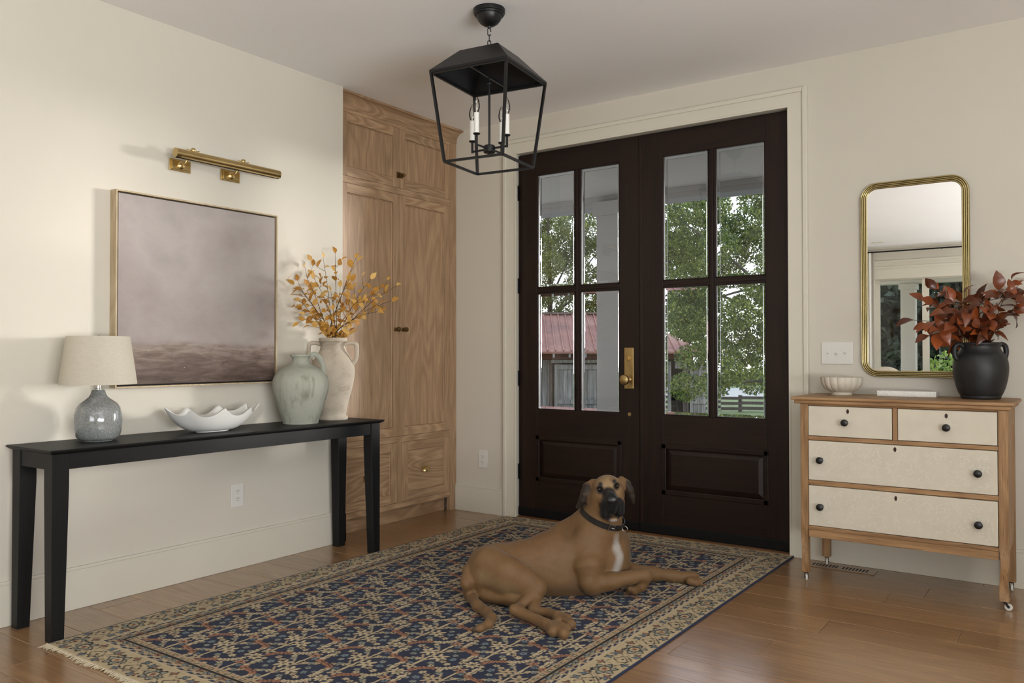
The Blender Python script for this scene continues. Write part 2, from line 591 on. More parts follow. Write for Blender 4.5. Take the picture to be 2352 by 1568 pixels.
d1 = door('door_1', .447, 1.366, .600, 1.233, .900, .940, .582, 1.231, 'dark mahogany entrance door with brass knob plate and four panes')
d2 = door('door_2', 1.370, 2.303, 1.530, 2.169, 1.829, 1.869, 1.520, 2.173, 'dark mahogany entrance door with four panes and no knob')
for zc in (2.238, 1.594, .955, .315):
    for d, x in ((d1, .4455), (d2, 2.3055)):
        h = MB().box(x - .011, x + .011, DY0 - .003, DY0 + .004, zc - .05, zc + .05)
        h.lathe([(0, zc - .054), (.006, zc - .052), (.0065, zc - .05), (.0065, zc + .05), (.006, zc + .052), (0, zc + .054)], x, DY0 - .008, 12)
        h.build('hinge', M_blk, d)
MB().box(1.3655, 1.3705, DY0 - .004, DY0 + .001, .02, 2.49).box(1.372, 1.392, DY0 - .003, DY0 + .001, .02, 2.49, bev=.002).build('astragal', M_maho, d2)
pl = MB().box(1.266, 1.332, DY0 - .006, DY0 + .001, .903, 1.164, bev=.003).box(1.272, 1.326, DY0 - .0075, DY0 - .006, .909, 1.158, bev=.001).build('knob_plate', M_brass, d1)
kb = MB()
rx = Matrix.Rotation(R(90), 3, 'X')
kb.lathe([(.0, 0), (.016, 0), (.016, .006), (.010, .012), (.010, .038), (.022, .044), (.031, .055), (.033, .064), (.029, .073), (.016, .079), (0, .081)], 0, 0, 28)
for v in kb.bm.verts:
    v.co = Vector((1.299, DY0 - .006, .962)) + rx @ v.co
kb.build('door_knob', M_brass, pl, smooth=True)
th = MB().lathe([(0, 0), (.013, 0), (.012, .004), (0, .005)], 0, 0, 20)
for v in th.bm.verts:
    v.co = Vector((1.299, DY0 - .0075, 1.098)) + rx @ Matrix.Diagonal((1, 1.6, 1)) @ v.co
th.box(1.2955, 1.3025, DY0 - .022, DY0 - .011, 1.083, 1.113, bev=.003)
th.build('lock_thumbturn', M_brass, pl, smooth=True)
dd = MB().lathe([(0, 0), (.0125, 0), (.0115, .003), (0, .004)], 0, 0, 20)
for v in dd.bm.verts: v.co = Vector((1.300, DY0, .743)) + rx @ v.co
dd.build('lock_cover', M_brass, d1, smooth=True)

# ------------------------------------------------------------------ outlets, switch, floor register
M_plast = plain('white_plastic', sr(226, 224, 217), .35, var=.01)
M_slot = plain('dark_slot', (.01, .01, .01), .8)
def outlet(name, loc, rz, label):
    """built facing -Y at the origin, wall at y=0"""
    o = thing(name, loc, label, 'outlet')
    o.rotation_euler.z = rz
    def ad(mb, nm, m):
        q = mb.build(nm, m); q.parent = o; return q
    pl = ad(MB().box(-.039, .039, -.006, -.0005, -.062, .062, bev=.003), 'cover_plate', M_plast)
    for s in (-1, 1):
        zc = s * .0195
        r_ = MB().lathe([(0, 0), (.0165, 0), (.0158, .002), (0, .002)], 0, 0, 24, 1, .88)
        for v in r_.bm.verts: v.co = Vector((0, -.006, zc)) + rx @ v.co
        sk = ad(r_, 'socket', M_plast)
        sl = MB()
        sl.box(-.0075, -.0055, -.0088, -.0075, zc - .0005, zc + .0075).box(.0052, .0072, -.0088, -.0075, zc + .0005, zc + .007)
        sl.box(-.002, .002, -.0088, -.0075, zc - .0095, zc - .0055)
        q = sl.build('socket_slot', M_slot); q.parent = sk
    q = MB().ball((0, -.0065, 0), .0025, 8, (1, .5, 1)).build('screw', M_plast); q.parent = o
    return o
outlet('wall_outlet', (.001, -1.932, .382), R(90), 'white double outlet on the wall under the console table')
outlet('wall_outlet', (.161, -.001, .380), 0, 'white double outlet between the oak cabinet and the door casing')
sw = thing('light_switch', (2.564, -.001, 1.128), 'white three toggle light switch plate beside the door casing', 'light switch')
MB().box(2.483, 2.645, -.007, -.0005, 1.068, 1.188, bev=.003).build('cover_plate', M_plast, sw)
for k in (-1, 0, 1):
    x = 2.564 + k * .046
    MB().box(x - .0052, x + .0052, -.008, -.0065, 1.116, 1.140).build('toggle_slot', M_plast, sw)
    t_ = MB().box(x - .0042, x + .0042, -.020, -.008, 1.122, 1.131, bev=.002, rot=Matrix.Rotation(R(-25 if k else 22), 3, 'X'), pivot=(x, -.008, 1.128))
    t_.build('toggle', M_plast, sw)
    for zz in (1.098, 1.158):
        MB().ball((x, -.0072, zz), .0026, 8, (1, .5, 1)).build('screw', M_plast, sw)
vt = thing('floor_register', (2.60, -.105, 0), 'oak slotted floor register beneath the dresser', 'vent')
MB().box(2.425, 2.775, -.165, -.050, .0004, .003, bev=.001).build('register_frame', M_oakf, vt)
for i in range(8):
    for x0 in (2.462, 2.612):
        xx = x0 + i * .0165
        MB().box(xx, xx + .0075, -.135, -.083, .0028, .0036).build('register_slot', M_slot, vt)

# ------------------------------------------------------------------ windows out of the photograph's view (garden door seen in the mirror, the others assumed or added for light)
def window(name, axis, pos, a0, a1, z0, z1, bars, label, pane=True):
    """frame in the plane axis=pos (0:x, 1:y), running a0..a1"""
    o = thing(name, (pos, (a0 + a1) / 2, z0) if axis == 0 else ((a0 + a1) / 2, pos, z0), label, 'window', kind='structure')
    def bx(m, u0, u1, d0, d1, q0, q1):
        if axis == 0: m.box(pos + d0, pos + d1, u0, u1, q0, q1, bev=.003)
        else: m.box(u0, u1, pos + d0, pos + d1, q0, q1, bev=.003)
    fr = MB(); fw = .06
    bx(fr, a0, a0 + fw, -.03, .03, z0, z1); bx(fr, a1 - fw, a1, -.03, .03, z0, z1)
    bx(fr, a0 + fw, a1 - fw, -.03, .03, z1 - fw, z1); bx(fr, a0 + fw, a1 - fw, -.03, .03, z0, z0 + fw)
    fr.build('window_frame', M_trim, o)
    us = [a0 + fw] + list(bars) + [a1 - fw]
    for u in bars:
        m = MB(); bx(m, u - .045, u + .045, -.028, .028, z0 + fw, z1 - fw); m.build('mullion', M_trim, o)
    for u, v_ in zip(us, us[1:]):
        m = MB(); bx(m, u, v_, -.003, .003, z0 + fw, z1 - fw); m.build('pane', M_glass, o)
    return o
window('window_1', 1, YE - .10, GX0, GX1, .02, GZ1, [1.662], 'white sliding garden door reflected in the gold mirror')
window('assumed_window', 0, XR + .10, WY0, WY1, WZ0, WZ1, [-4.9, -3.9], 'assumed wide side window facing the dresser end of the hall, opening for a fill lamp')  # unseen window assumed from light on the dresser, opening for the side fill lamp
window('added_window', 1, YE - .10, HX0, HX1, HZ0, 2.38, [3.83, 4.77], 'added garden window beside the sliding door, opening for a fill lamp')  # added unseen window, placed to hold the garden fill lamp
b = MB().box(GX0 - .13, GX1 + .13, YE + .0005, YE + .022, 2.33, 2.41).box(GX0 - .15, GX1 + .15, YE + .0005, YE + .04, 2.41, 2.44, bev=.004)
b.box(GX0 - .13, GX1 + .13, YE + .0005, YE + .03, 2.50, 2.53, bev=.004).box(GX0 - .10, GX1 + .1, YE + .0005, YE + .018, 2.44, 2.50)
b.box(GX0 - .11, GX0, YE + .0005, YE + .02, .001, 2.33).box(GX1, GX1 + .11, YE + .0005, YE + .02, .001, 2.33).box(GX0, GX1, YE + .0005, YE + .02, 2.25, 2.33)
tag(b.build('trim_4', M_trim), 'white stepped casing above the sliding garden door', 'door casing', kind='structure')
cr = thing('curtain_rod', (1.7, YE + .09, 2.66), 'thin black curtain rod above the sliding garden door', 'curtain rod')
MB().tube([(.80, YE + .09, 2.66), (2.8, YE + .09, 2.66)], .011, 12).build('rod', M_blk, cr)
for x in (.88, 1.9, 2.75):
    MB().bar((x, YE + .002, 2.66), (x, YE + .09, 2.66), .014).build('bracket', M_blk, cr)
M_curt = plain('white_linen', sr(236, 233, 226), .9, var=.02, scale=20, bump=.08, bscale=500, sheen=.3)
def curtain(x0, x1, label):
    n = 60
    v, f = [], []
    for j in range(5):
        z = 2.65 - (2.64) * j / 4
        for i in range(n + 1):
            u = i / n
            for s in (0, 1):
                v.append((x0 + (x1 - x0) * u, YE + .085 + .035 * math.sin(u * 26) * (1 - .1 * j) + s * .004, z))
    W = (n + 1) * 2
    for j in range(4):
        for i in range(n):
            a = j * W + i * 2
            f.append((a, a + 2, a + W + 2, a + W)); f.append((a + 1, a + W + 1, a + W + 3, a + 3))
    o = pyobj('curtain', v, f, M_curt, None, True)
    return tag(o, label, 'curtain')
curtain(.70, .985, 'white linen curtain hanging at the sliding garden door')
rl = thing('recessed_light', (1.139, -8.24, CEIL), 'round white recessed ceiling light seen in the mirror', 'ceiling light')
MB().lathe([(.052, CEIL - .001), (.052, CEIL - .006), (.085, CEIL - .004), (.085, CEIL - .0005)], 1.139, -8.24, 32).build('trim_ring', M_trim, rl)
MB().lathe([(0, CEIL - .002), (.052, CEIL - .002), (.052, CEIL - .0005), (0, CEIL - .0005)], 1.139, -8.24, 32).build('diffuser', M_plast, rl)
# ------------------------------------------------------------------ oak built-in cabinet
OAKL, OAKD = sr(192, 160, 126), sr(144, 113, 84)
M_oakz = wood('cabinet_oak', OAKL, OAKD, 'Z', rough=.5, fine=120, coarse=8, bump=.12, contrast=.8, vary=.07)
M_oaky = wood('cabinet_oak_cross', OAKL, OAKD, 'Y', rough=.5, fine=120, coarse=12, bump=.12, contrast=.8, vary=.09, cath=.9)
CX = -.085
cab = thing('built_in_cabinet', (-.38, -.593, 0), 'tall built-in oak cabinet with paneled doors beside the entrance doors', 'cabinet')
YL, YR = -1.186, -.0015
b = MB().box(-.70, CX - .03, YL, YR, .10, 2.74)
b.build('carcass', M_oakz, cab)
MB().box(-.70, CX - .055, YL + .05, YR - .07, .0005, .10).build('toe_kick', M_oaky, cab)
for y0, y1, z0, z1 in ((YL, -1.132, 0.0005, 2.66), (-.074, YR, .0005, 2.66), (-.6185, -.5715, .136, .536)):
    MB().box(CX - .03, CX, y0, y1, z0, z1, bev=.0008).build('frame_stile', M_oakz, cab)
for z0, z1 in ((2.634, 2.66), (2.192, 2.234), (.536, .577), (.10, .136)):
    MB().box(CX - .03, CX - .0004, -1.132, -.074, z0, z1, bev=.0008).build('frame_rail', M_oaky, cab)
prof = [(CX - .03, 2.655), (CX + .004, 2.655), (CX + .004, 2.664)]
for k in range(9):
    a = k / 8 * math.pi / 2
    prof.append((CX + .062 - .058 * math.cos(a), 2.668 + .060 * math.sin(a)))
prof += [(CX + .066, 2.728), (CX + .066, 2.7425), (CX - .03, 2.7425)]
MB().prism(prof, 1, YL, YR).build('crown_moulding', M_oaky, cab)

M_bronze = plain('aged_bronze', sr(120, 96, 62), .35, 1.0, var=.2, scale=40)
def leaf_door(name, y0, y1, z0, z1, sw=.058, horiz=False):
    g = .0016
    y0 += g; y1 -= g; z0 += g; z1 -= g
    p = MB().box(CX - .020, CX - .012, y0 + sw - .004, y1 - sw + .004, z0 + sw - .004, z1 - sw + .004)
    # small moulded step round the panel
    e = .008
    for q in ((y0 + sw, y1 - sw, z0 + sw, z0 + sw + e), (y0 + sw, y1 - sw, z1 - sw - e, z1 - sw), (y0 + sw, y0 + sw + e, z0 + sw, z1 - sw), (y1 - sw - e, y1 - sw, z0 + sw, z1 - sw)):
        p.box(CX - .014, CX - .006, *q, bev=.003, seg=1)
    d = p.build(name, M_oaky if horiz else M_oakz, cab)
    for a, c_ in ((y0, y0 + sw), (y1 - sw, y1)):
        MB().box(CX - .022, CX - .001, a, c_, z0, z1, bev=.0008).build('stile', M_oakz, d)
    for a, c_ in ((z0, z0 + sw), (z1 - sw, z1)):
        MB().box(CX - .022, CX - .0012, y0 + sw, y1 - sw, a, c_, bev=.0006).build('rail', M_oaky, d)
    return d
uL = leaf_door('door', -1.132, -.602, 2.234, 2.634)
uR = leaf_door('door', -.602, -.074, 2.234, 2.634)
tL = leaf_door('door', -1.132, -.602, .577, 2.192)
tR = leaf_door('door', -.602, -.074, .577, 2.192)
wL = leaf_door('drawer', -1.132, -.6185, .136, .536, horiz=True)
wR = leaf_door('drawer', -.5715, -.074, .136, .536, horiz=True)
ry = Matrix.Rotation(R(90), 3, 'Y')
def knob_x(y, z, par):
    k = MB().lathe([(0, 0), (.013, 0), (.013, .003), (.007, .006), (.006, .018), (.012, .024), (.0165, .032), (.015, .040), (.008, .044), (0, .045)], 0, 0, 24)
    for v in k.bm.verts: v.co = Vector((CX - .001, y, z)) + ry @ v.co
    return k.build('knob', M_bronze, par, smooth=True)
knob_x(-.638, 1.288, tL); knob_x(-.566, 1.288, tR)
lt = MB().box(CX - .001, CX + .004, -.628, -.610, 2.300, 2.340, bev=.001).build('latch_catch', M_bronze, uL)
lt = MB().box(CX - .001, CX + .008, -.606, -.572, 2.302, 2.338, bev=.002).box(CX + .008, CX + .016, -.602, -.580, 2.312, 2.328, bev=.002)
k = MB()
lt.ball((CX + .030, -.588, 2.320), .011, 14).ball((CX + .020, -.588, 2.320), .006, 10)
lt.build('cabinet_latch', M_bronze, uR, smooth=True, angle=30)
def cup_pull(y, z, par):
    m = MB().box(CX - .012, CX - .009, y - .042, y + .042, z - .012, z + .024, bev=.001)
    n, q = 14, 8
    bb = bmesh.new(); rows = []
    for i in range(n + 1):
        th_ = math.pi * i / n
        rw = []
        for j in range(q + 1):
            ph = math.pi / 2 * j / q
            rw.append(bb.verts.new((CX - .010 + .026 * math.sin(th_) * math.sin(ph) , y - .036 * math.cos(th_), z - .010 + .030 * math.cos(ph) * math.sin(th_))))
        rows.append(rw)
    for i in range(n):
        for j in range(q):
            try: bb.faces.new((rows[i][j], rows[i + 1][j], rows[i + 1][j + 1], rows[i][j + 1]))
            except ValueError: pass
    bmesh.ops.remove_doubles(bb, verts=bb.verts, dist=1e-5)
    bmesh.ops.solidify(bb, geom=bb.faces[:], thickness=.0016)
    m._merge(bb)
    m.build('cup_pull', M_gold, par, smooth=True)
cup_pull(-.325, .325, wR); cup_pull(-.878, .325, wL)

# ------------------------------------------------------------------ black console table
M_ebony = wood('black_stained_wood', sr(21, 21, 22), sr(14, 14, 15), 'Y', rough=.5, fine=90, coarse=6, bump=.06, contrast=.8, vary=.03, spec=.28)
M_ebonz = wood('black_stained_wood_upright', sr(21, 21, 22), sr(14, 14, 15), 'Z', rough=.5, fine=90, coarse=6, bump=.06, contrast=.8, vary=.03, spec=.28)
TZ = .752
tb = thing('console_table', (.205, -2.152, 0), 'long black wooden console table with tapered legs against the cream wall', 'table')
top = bmesh.new()
def slab(b_, x0, x1, y0, y1, z, inset):
    return [b_.verts.new((x0 + inset, y0 + inset, z)), b_.verts.new((x1 - inset, y0 + inset, z)), b_.verts.new((x1 - inset, y1 - inset, z)), b_.verts.new((x0 + inset, y1 - inset, z))]
rings = [slab(top, .018, .396, -3.069, -1.234, z, i) for z, i in ((.734, .016), (.7385, .008), (.745, .001), (.7485, 0), (.751, .0015), (TZ, .004))]
top.faces.new(rings[0]); top.faces.new(rings[-1])
for A, B in zip(rings, rings[1:]):
    for q in range(4): top.faces.new((A[q], A[(q + 1) % 4], B[(q + 1) % 4], B[q]))
bmesh.ops.recalc_face_normals(top, faces=top.faces)
m = MB(); m._merge(top); m.build('tabletop', M_ebony, tb)
LW, LB = .066, .050
for (x0, sx) in ((.375, -1), (.040, 1)):
    for (y0, sy) in ((-3.052, 1), (-1.250, -1)):
        bb = bmesh.new(); rg = []
        for z, wd in ((.0005, LB), (.60, LW), (.735, LW)):
            xs = (x0, x0 + sx * wd); ys = (y0, y0 + sy * wd)
            rg.append([bb.verts.new((xs[0], ys[0], z)), bb.verts.new((xs[1], ys[0], z)), bb.verts.new((xs[1], ys[1], z)), bb.verts.new((xs[0], ys[1], z))])
        bb.faces.new(rg[0]); bb.faces.new(rg[-1])
        for A, B in zip(rg, rg[1:]):
            for q in range(4): bb.faces.new((A[q], A[(q + 1) % 4], B[(q + 1) % 4], B[q]))
        bmesh.ops.recalc_face_normals(bb, faces=bb.faces)
        bmesh.ops.bevel(bb, geom=list(bb.edges), offset=.0015, segments=1, affect='EDGES')
        m = MB(); m._merge(bb); m.build('leg', M_ebonz, tb)
for q in ((.349, .371, -2.986, -1.316), (.044, .066, -2.986, -1.316), (.106, .309, -3.048, -3.026), (.106, .309, -1.276, -1.254)):
    MB().box(*q, .671, .736, bev=.001).build('apron', M_ebony, tb)

# ------------------------------------------------------------------ table lamp
def glazed(name, c1, c2, scale=90):
    t = NT(name)
    co = t.coord()
    n1 = t.noise(co, scale, 3, .7); n2 = t.noise(co, 9, 3)
    f = t.math('ADD', t.math('MULTIPLY', n1.outputs[0], .8), t.math('MULTIPLY', n2.outputs[0], .2))
    t.set(Base_Color=t.ramp(f, [(.38, c1), (.62, c2)]), Roughness=.10)
    t.b.inputs['Coat Weight'].default_value = .8; t.b.inputs['Coat Roughness'].default_value = .03
    t.bump(t.noise(co, 22, 3).outputs[0], .25, .006)
    return t.m
M_glaze = glazed('grey_blue_glaze', sr(110, 113, 113), sr(146, 149, 147), 150)
M_nickel = plain('brushed_nickel', (.55, .53, .50), .3, 1.0)
def linen(name, col, k=420):
    t = NT(name)
    co = t.coord('Object')
    a = t.noise(t.mapping(co, (k, k, k * .12)), 1, 2); b_ = t.noise(t.mapping(co, (k * .1, k * .1, k)), 1, 2)
    f = t.math('ADD', a.outputs[0], b_.outputs[0])
    t.set(Base_Color=t.ramp(t.math('MULTIPLY', f, .5), [(.35, tuple(x * .88 for x in col)), (.65, col)]), Roughness=.9)
    t.bump(f, .15, .002)
    return t.m
M_shade = linen('lamp_linen', sr(200, 193, 176))
LX, LY = .172, -2.765
lp = thing('table_lamp', (LX, LY, TZ), 'table lamp with glossy grey ceramic base and cream linen shade', 'lamp')
MB().lathe([(0, TZ + .0005), (.058, TZ + .0005), (.060, TZ + .004), (.074, TZ + .008), (.086, TZ + .020), (.0935, TZ + .045), (.0965, TZ + .085), (.0945, TZ + .120), (.088, TZ + .145),
           (.075, TZ + .163), (.055, TZ + .177), (.038, TZ + .190), (.030, TZ + .204), (.0275, TZ + .214), (.024, TZ + .221), (.012, TZ + .222), (0, TZ + .222)], LX, LY, 56).build('ceramic_base', M_glaze, lp, smooth=True)
MB().lathe([(0, TZ + .221), (.015, TZ + .221), (.015, TZ + .225), (.0115, TZ + .227), (.0115, TZ + .250), (.014, TZ + .252), (.014, TZ + .275), (.010, TZ + .30), (0, TZ + .30)], LX, LY, 24).build('lamp_neck', M_nickel, lp, smooth=True)
zb_, zt_ = TZ + .245, TZ + .452
MB().lathe([(.1535, zb_), (.154, zb_ + .003), (.126, zt_ - .003), (.1255, zt_), (.1235, zt_), (.1235, zt_ - .003), (.1515, zb_ + .003), (.1515, zb_), (.1535, zb_)], LX, LY, 64).build('lamp_shade', M_shade, lp, smooth=True)
sp = MB()
for k in range(3):
    a = k * 2.1
    sp.bar((LX, LY, zt_ - .012), (LX + .124 * math.cos(a), LY + .124 * math.sin(a), zt_ - .004), .0025)
sp.tube([(LX, LY, TZ + .29), (LX, LY, zt_ + .002)], .003, 8)
sp.build('shade_spider', M_nickel, lp)
MB().ball((LX, LY, zt_ + .004), .005, 10).build('finial', M_nickel, lp)

# ------------------------------------------------------------------ ruffled bowl
M_white = plain('white_ceramic', sr(222, 222, 218), .32, var=.02, coat=.3)
def ruffled_bowl():
    cx, cyy = .195, -2.215
    n, q = 120, 16
    L, Wd = .238, .128
    bb = bmesh.new()
    rows = []
    def pt(th_, u, inner):
        pk = abs(math.sin(4.5 * th_ + .5)); wav = 1.9 * (1 - pk) ** 1.3 - .62 + .22 * math.sin(5 * th_ + 2.1)
        rr = .36 + .64 * u ** .8
        rr *= 1 + .075 * wav * u ** 3
        z = .004 + .086 * u ** 1.55 + .020 * wav * u ** 4 + .012 * abs(math.sin(th_)) ** 2 * u ** 2
        k = 1.0 - (.012 / Wd if inner else 0)
        return Vector((cx + Wd * rr * k * math.cos(th_), cyy + L * rr * (1 - (.010 / L if inner else 0)) * math.sin(th_), TZ + z + (.006 * (1 - u) if inner else 0)))
    for inner in (False, True):
        us = [k / q for k in range(q + 1)]
        if inner: us = us[::-1]
        for u in us:
            rows.append([bb.verts.new(pt(2 * math.pi * k / n, u, inner)) for k in range(n)])
    for A, B in zip(rows, rows[1:]):
        for k in range(n): bb.faces.new((A[k], A[(k + 1) % n], B[(k + 1) % n], B[k]))
    ft = [bb.verts.new((v.co.x, v.co.y, TZ + .0005)) for v in rows[0]]
    for k in range(n): bb.faces.new((ft[k], ft[(k + 1) % n], rows[0][(k + 1) % n], rows[0][k]))
    bb.faces.new(ft); bb.faces.new(rows[-1])
    bmesh.ops.recalc_face_normals(bb, faces=bb.faces)
    m = MB(); m._merge(bb)
    return m.build('ruffled_bowl', M_white, None, smooth=True, angle=80)
tag(ruffled_bowl(), 'oval white ceramic bowl with a ruffled rim on the console table', 'bowl')

# ------------------------------------------------------------------ vases
LAT = Vector((math.cos(R(YAW)), math.sin(R(YAW)), 0))      # sideways as seen from the room
def stone(name, base, streak, vert=False, k=1.0):
    t = NT(name)
    co = t.coord()
    big = t.noise(co, 7, 5, .6)
    fine = t.noise(co, 60, 4, .6)
    st = t.noise(t.mapping(co, (26, 26, 2.2) if vert else (5, 5, 9)), 1, 4, .6, .4)
    c1 = t.mix(t.ramp(big.outputs[0], [(.35, (0, 0, 0)), (.7, (1, 1, 1))]), base, tuple(x * .84 for x in base))
    sf = t.ramp(st.outputs[0], [(.52, (0, 0, 0)), (.72, (k, k, k))])
    c2 = t.mix(sf, c1, streak)
    t.set(Base_Color=c2, Roughness=.85)
    t.bump(t.math('ADD', fine.outputs[0], big.outputs[0]), .35, .004)
    return t.m
M_sage = stone('sage_stoneware', sr(170, 172, 158), sr(116, 116, 98), True, .7)
M_terra = stone('chalky_terracotta', sr(200, 188, 170), sr(128, 112, 92), False, .6)
def spline(pts, n=6):
    """Catmull-Rom through points"""
    P = [Vector(p) for p in pts]
    P = [P[0] * 2 - P[1]] + P + [P[-1] * 2 - P[-2]]
    out = []
    for i in range(1, len(P) - 2):
        for k in range(n):
            t = k / n
            a, b_, c_, d_ = P[i - 1], P[i], P[i + 1], P[i + 2]
            out.append(.5 * ((2 * b_) + (c_ - a) * t + (2 * a - 5 * b_ + 4 * c_ - d_) * t * t + (3 * b_ - a - 3 * c_ + d_) * t ** 3))
    out.append(P[-2])
    return out
def lathe_profile(pts, n=5):
    return [(max(p.x, 0), p.y) for p in [Vector((q.x, q.y, 0)) for q in spline([(r, z, 0) for r, z in pts], n)]]

JX, JY = .197, -1.672
jug = thing('jug_vase', (JX, JY, TZ), 'round sage green stoneware jug with one loop handle', 'vase')
outer = lathe_profile([(.092, TZ + .0005), (.097, TZ + .02), (.118, TZ + .085), (.142, TZ + .165), (.1485, TZ + .215), (.138, TZ + .258), (.105, TZ + .293), (.067, TZ + .312), (.050, TZ + .328), (.046, TZ + .345), (.050, TZ + .358)], 4)
prof = [(0, TZ + .0005)] + outer + [(.058, TZ + .361), (.058, TZ + .370), (.052, TZ + .373), (.042, TZ + .366), (.040, TZ + .34), (.07, TZ + .30), (.12, TZ + .24), (0, TZ + .05)]
MB().lathe(prof, JX, JY, 64).build('jug_body', M_sage, jug, smooth=True, angle=60)
def hpts(cx, cyy, lst): return spline([Vector((cx, cyy, 0)) + LAT * a + Vector((0, 0, z)) for a, z in lst], 6)
hp = hpts(JX, JY, [(.050, TZ + .362), (.075, TZ + .372), (.103, TZ + .350), (.120, TZ + .310), (.124, TZ + .272), (.118, TZ + .262)])
MB().tube(hp, [.011] * len(hp), 12, flat=(.75, 1.3)).build('handle', M_sage, jug, smooth=True)

AX, AY = .140, -1.392
amp = thing('amphora_vase', (AX, AY, TZ), 'tall cream terracotta vase with two handles holding golden branches', 'vase')
outer = lathe_profile([(.083, TZ + .0005), (.086, TZ + .012), (.078, TZ + .022), (.076, TZ + .035), (.088, TZ + .10), (.110, TZ + .18), (.1225, TZ + .255), (.119, TZ + .310), (.096, TZ + .360), (.074, TZ + .395), (.068, TZ + .425), (.071, TZ + .442)], 4)
prof = [(0, TZ + .0005)] + outer + [(.079, TZ + .445), (.080, TZ + .460), (.075, TZ + .466), (.062, TZ + .460), (.060, TZ + .42), (.09, TZ + .35), (.10, TZ + .25), (0, TZ + .05)]
MB().lathe(prof, AX, AY, 64).build('vase_body', M_terra, amp, smooth=True, angle=60)
for s in (-1, 1):
    hp = hpts(AX, AY, [(s * .066, TZ + .428), (s * .10, TZ + .437), (s * .132, TZ + .430), (s * .138, TZ + .40), (s * .134, TZ + .35), (s * .114, TZ + .315)])
    MB().tube(hp, [.0115] * len(hp), 12).build('handle', M_terra, amp, smooth=True)

# ------------------------------------------------------------------ painting and picture light
def painting_mat():
    t = NT('abstract_landscape_paint')
    co = t.coord()
    sp_ = t.node('ShaderNodeSeparateXYZ'); t.link(co, sp_.inputs[0])
    big = t.noise(t.mapping(co, (1, 2.2, 3.0)), 1.5, 5, .55, .7)
    soft = t.noise(t.mapping(co, (1, 1.2, 1.6), (3, 1, 7)), 2.0, 4, .55, .15)
    brush = t.noise(t.mapping(co, (1, 7, 42)), 1, 5, .7, .6)
    grain = t.noise(co, 260, 3, .6)
    z = t.math('ADD', sp_.outputs['Z'], t.math('MULTIPLY', t.math('SUBTRACT', big.outputs[0], .5), .10))
    h = t.math('MULTIPLY', t.math('SUBTRACT', z, .972), 1 / .906)
    sky = t.ramp(t.math('ADD', t.math('MULTIPLY', soft.outputs[0], .75), t.math('MULTIPLY', h, .25)),
                 [(.30, sr(138, 128, 124)), (.46, sr(156, 146, 142)), (.60, sr(168, 159, 155)), (.76, sr(152, 144, 142))])
    land = t.ramp(t.math('ADD', t.math('MULTIPLY', brush.outputs[0], .62), t.math('MULTIPLY', h, 1.5)),
                  [(.24, sr(66, 54, 48)), (.40, sr(92, 76, 68)), (.54, sr(118, 101, 92)), (.70, sr(152, 138, 129))])
    f = t.ramp(h, [(.205, (0, 0, 0)), (.245, (1, 1, 1))])
    c1 = t.mix(f, land, sky)
    # a warm haze low on the right
    dk = t.math('MULTIPLY', t.math('ADD', sp_.outputs['Y'], 2.62), 1.1)
    hz = t.math('MULTIPLY', t.ramp(h, [(.22, (0, 0, 0)), (.45, (1, 1, 1)), (.62, (0, 0, 0))]), t.ramp(dk, [(.62, (0, 0, 0)), (1, (.55, .55, .55))]))
    c2 = t.mix(hz, c1, sr(112, 98, 96))
    fl = t.node('ShaderNodeTexNoise'); fl.inputs['Scale'].default_value = 1.0; fl.inputs['Detail'].default_value = 2
    t.link(t.mapping(co, (1, 42, 60)), fl.inputs['Vector'])
    spk = t.math('MULTIPLY', t.ramp(fl.outputs[0], [(.74, (0, 0, 0)), (.78, (1, 1, 1))]), t.ramp(h, [(.04, (0, 0, 0)), (.1, (1, 1, 1)), (.2, (1, 1, 1)), (.24, (0, 0, 0))]))
    c3 = t.mix(spk, c2, sr(206, 192, 180))
    c4 = t.mix(.12, c3, grain.outputs['Color'], 'OVERLAY')
    t.set(Base_Color=c4, Roughness=.75)
    t.bump(t.math('ADD', brush.outputs[0], grain.outputs[0]), .2, .003)
    return t.m
M_art = painting_mat()
M_maple = wood('pale_maple', sr(206, 188, 156), sr(176, 154, 120), 'Z', rough=.5, bump=.05)
PY0, PY1, PZ0, PZ1 = -2.624, -1.713, .970, 1.884
pa = thing('framed_painting', (.0, (PY0 + PY1) / 2, PZ0), 'square misty mauve landscape painting in a thin pale wood frame', 'painting')
fw = .0075
for q in ((PY0, PY0 + fw, PZ0, PZ1), (PY1 - fw, PY1, PZ0, PZ1), (PY0 + fw, PY1 - fw, PZ0, PZ0 + fw), (PY0 + fw, PY1 - fw, PZ1 - fw, PZ1)):
    MB().box(.001, .052, *q, bev=.0008).build('frame_side', M_maple, pa)
MB().box(.002, .012, PY0 + fw, PY1 - fw, PZ0 + fw, PZ1 - fw).build('backing', M_slot, pa)
MB().box(.012, .046, PY0 + fw + .007, PY1 - fw - .007, PZ0 + fw + .007, PZ1 - fw - .007, bev=.001).build('canvas', M_art, pa)

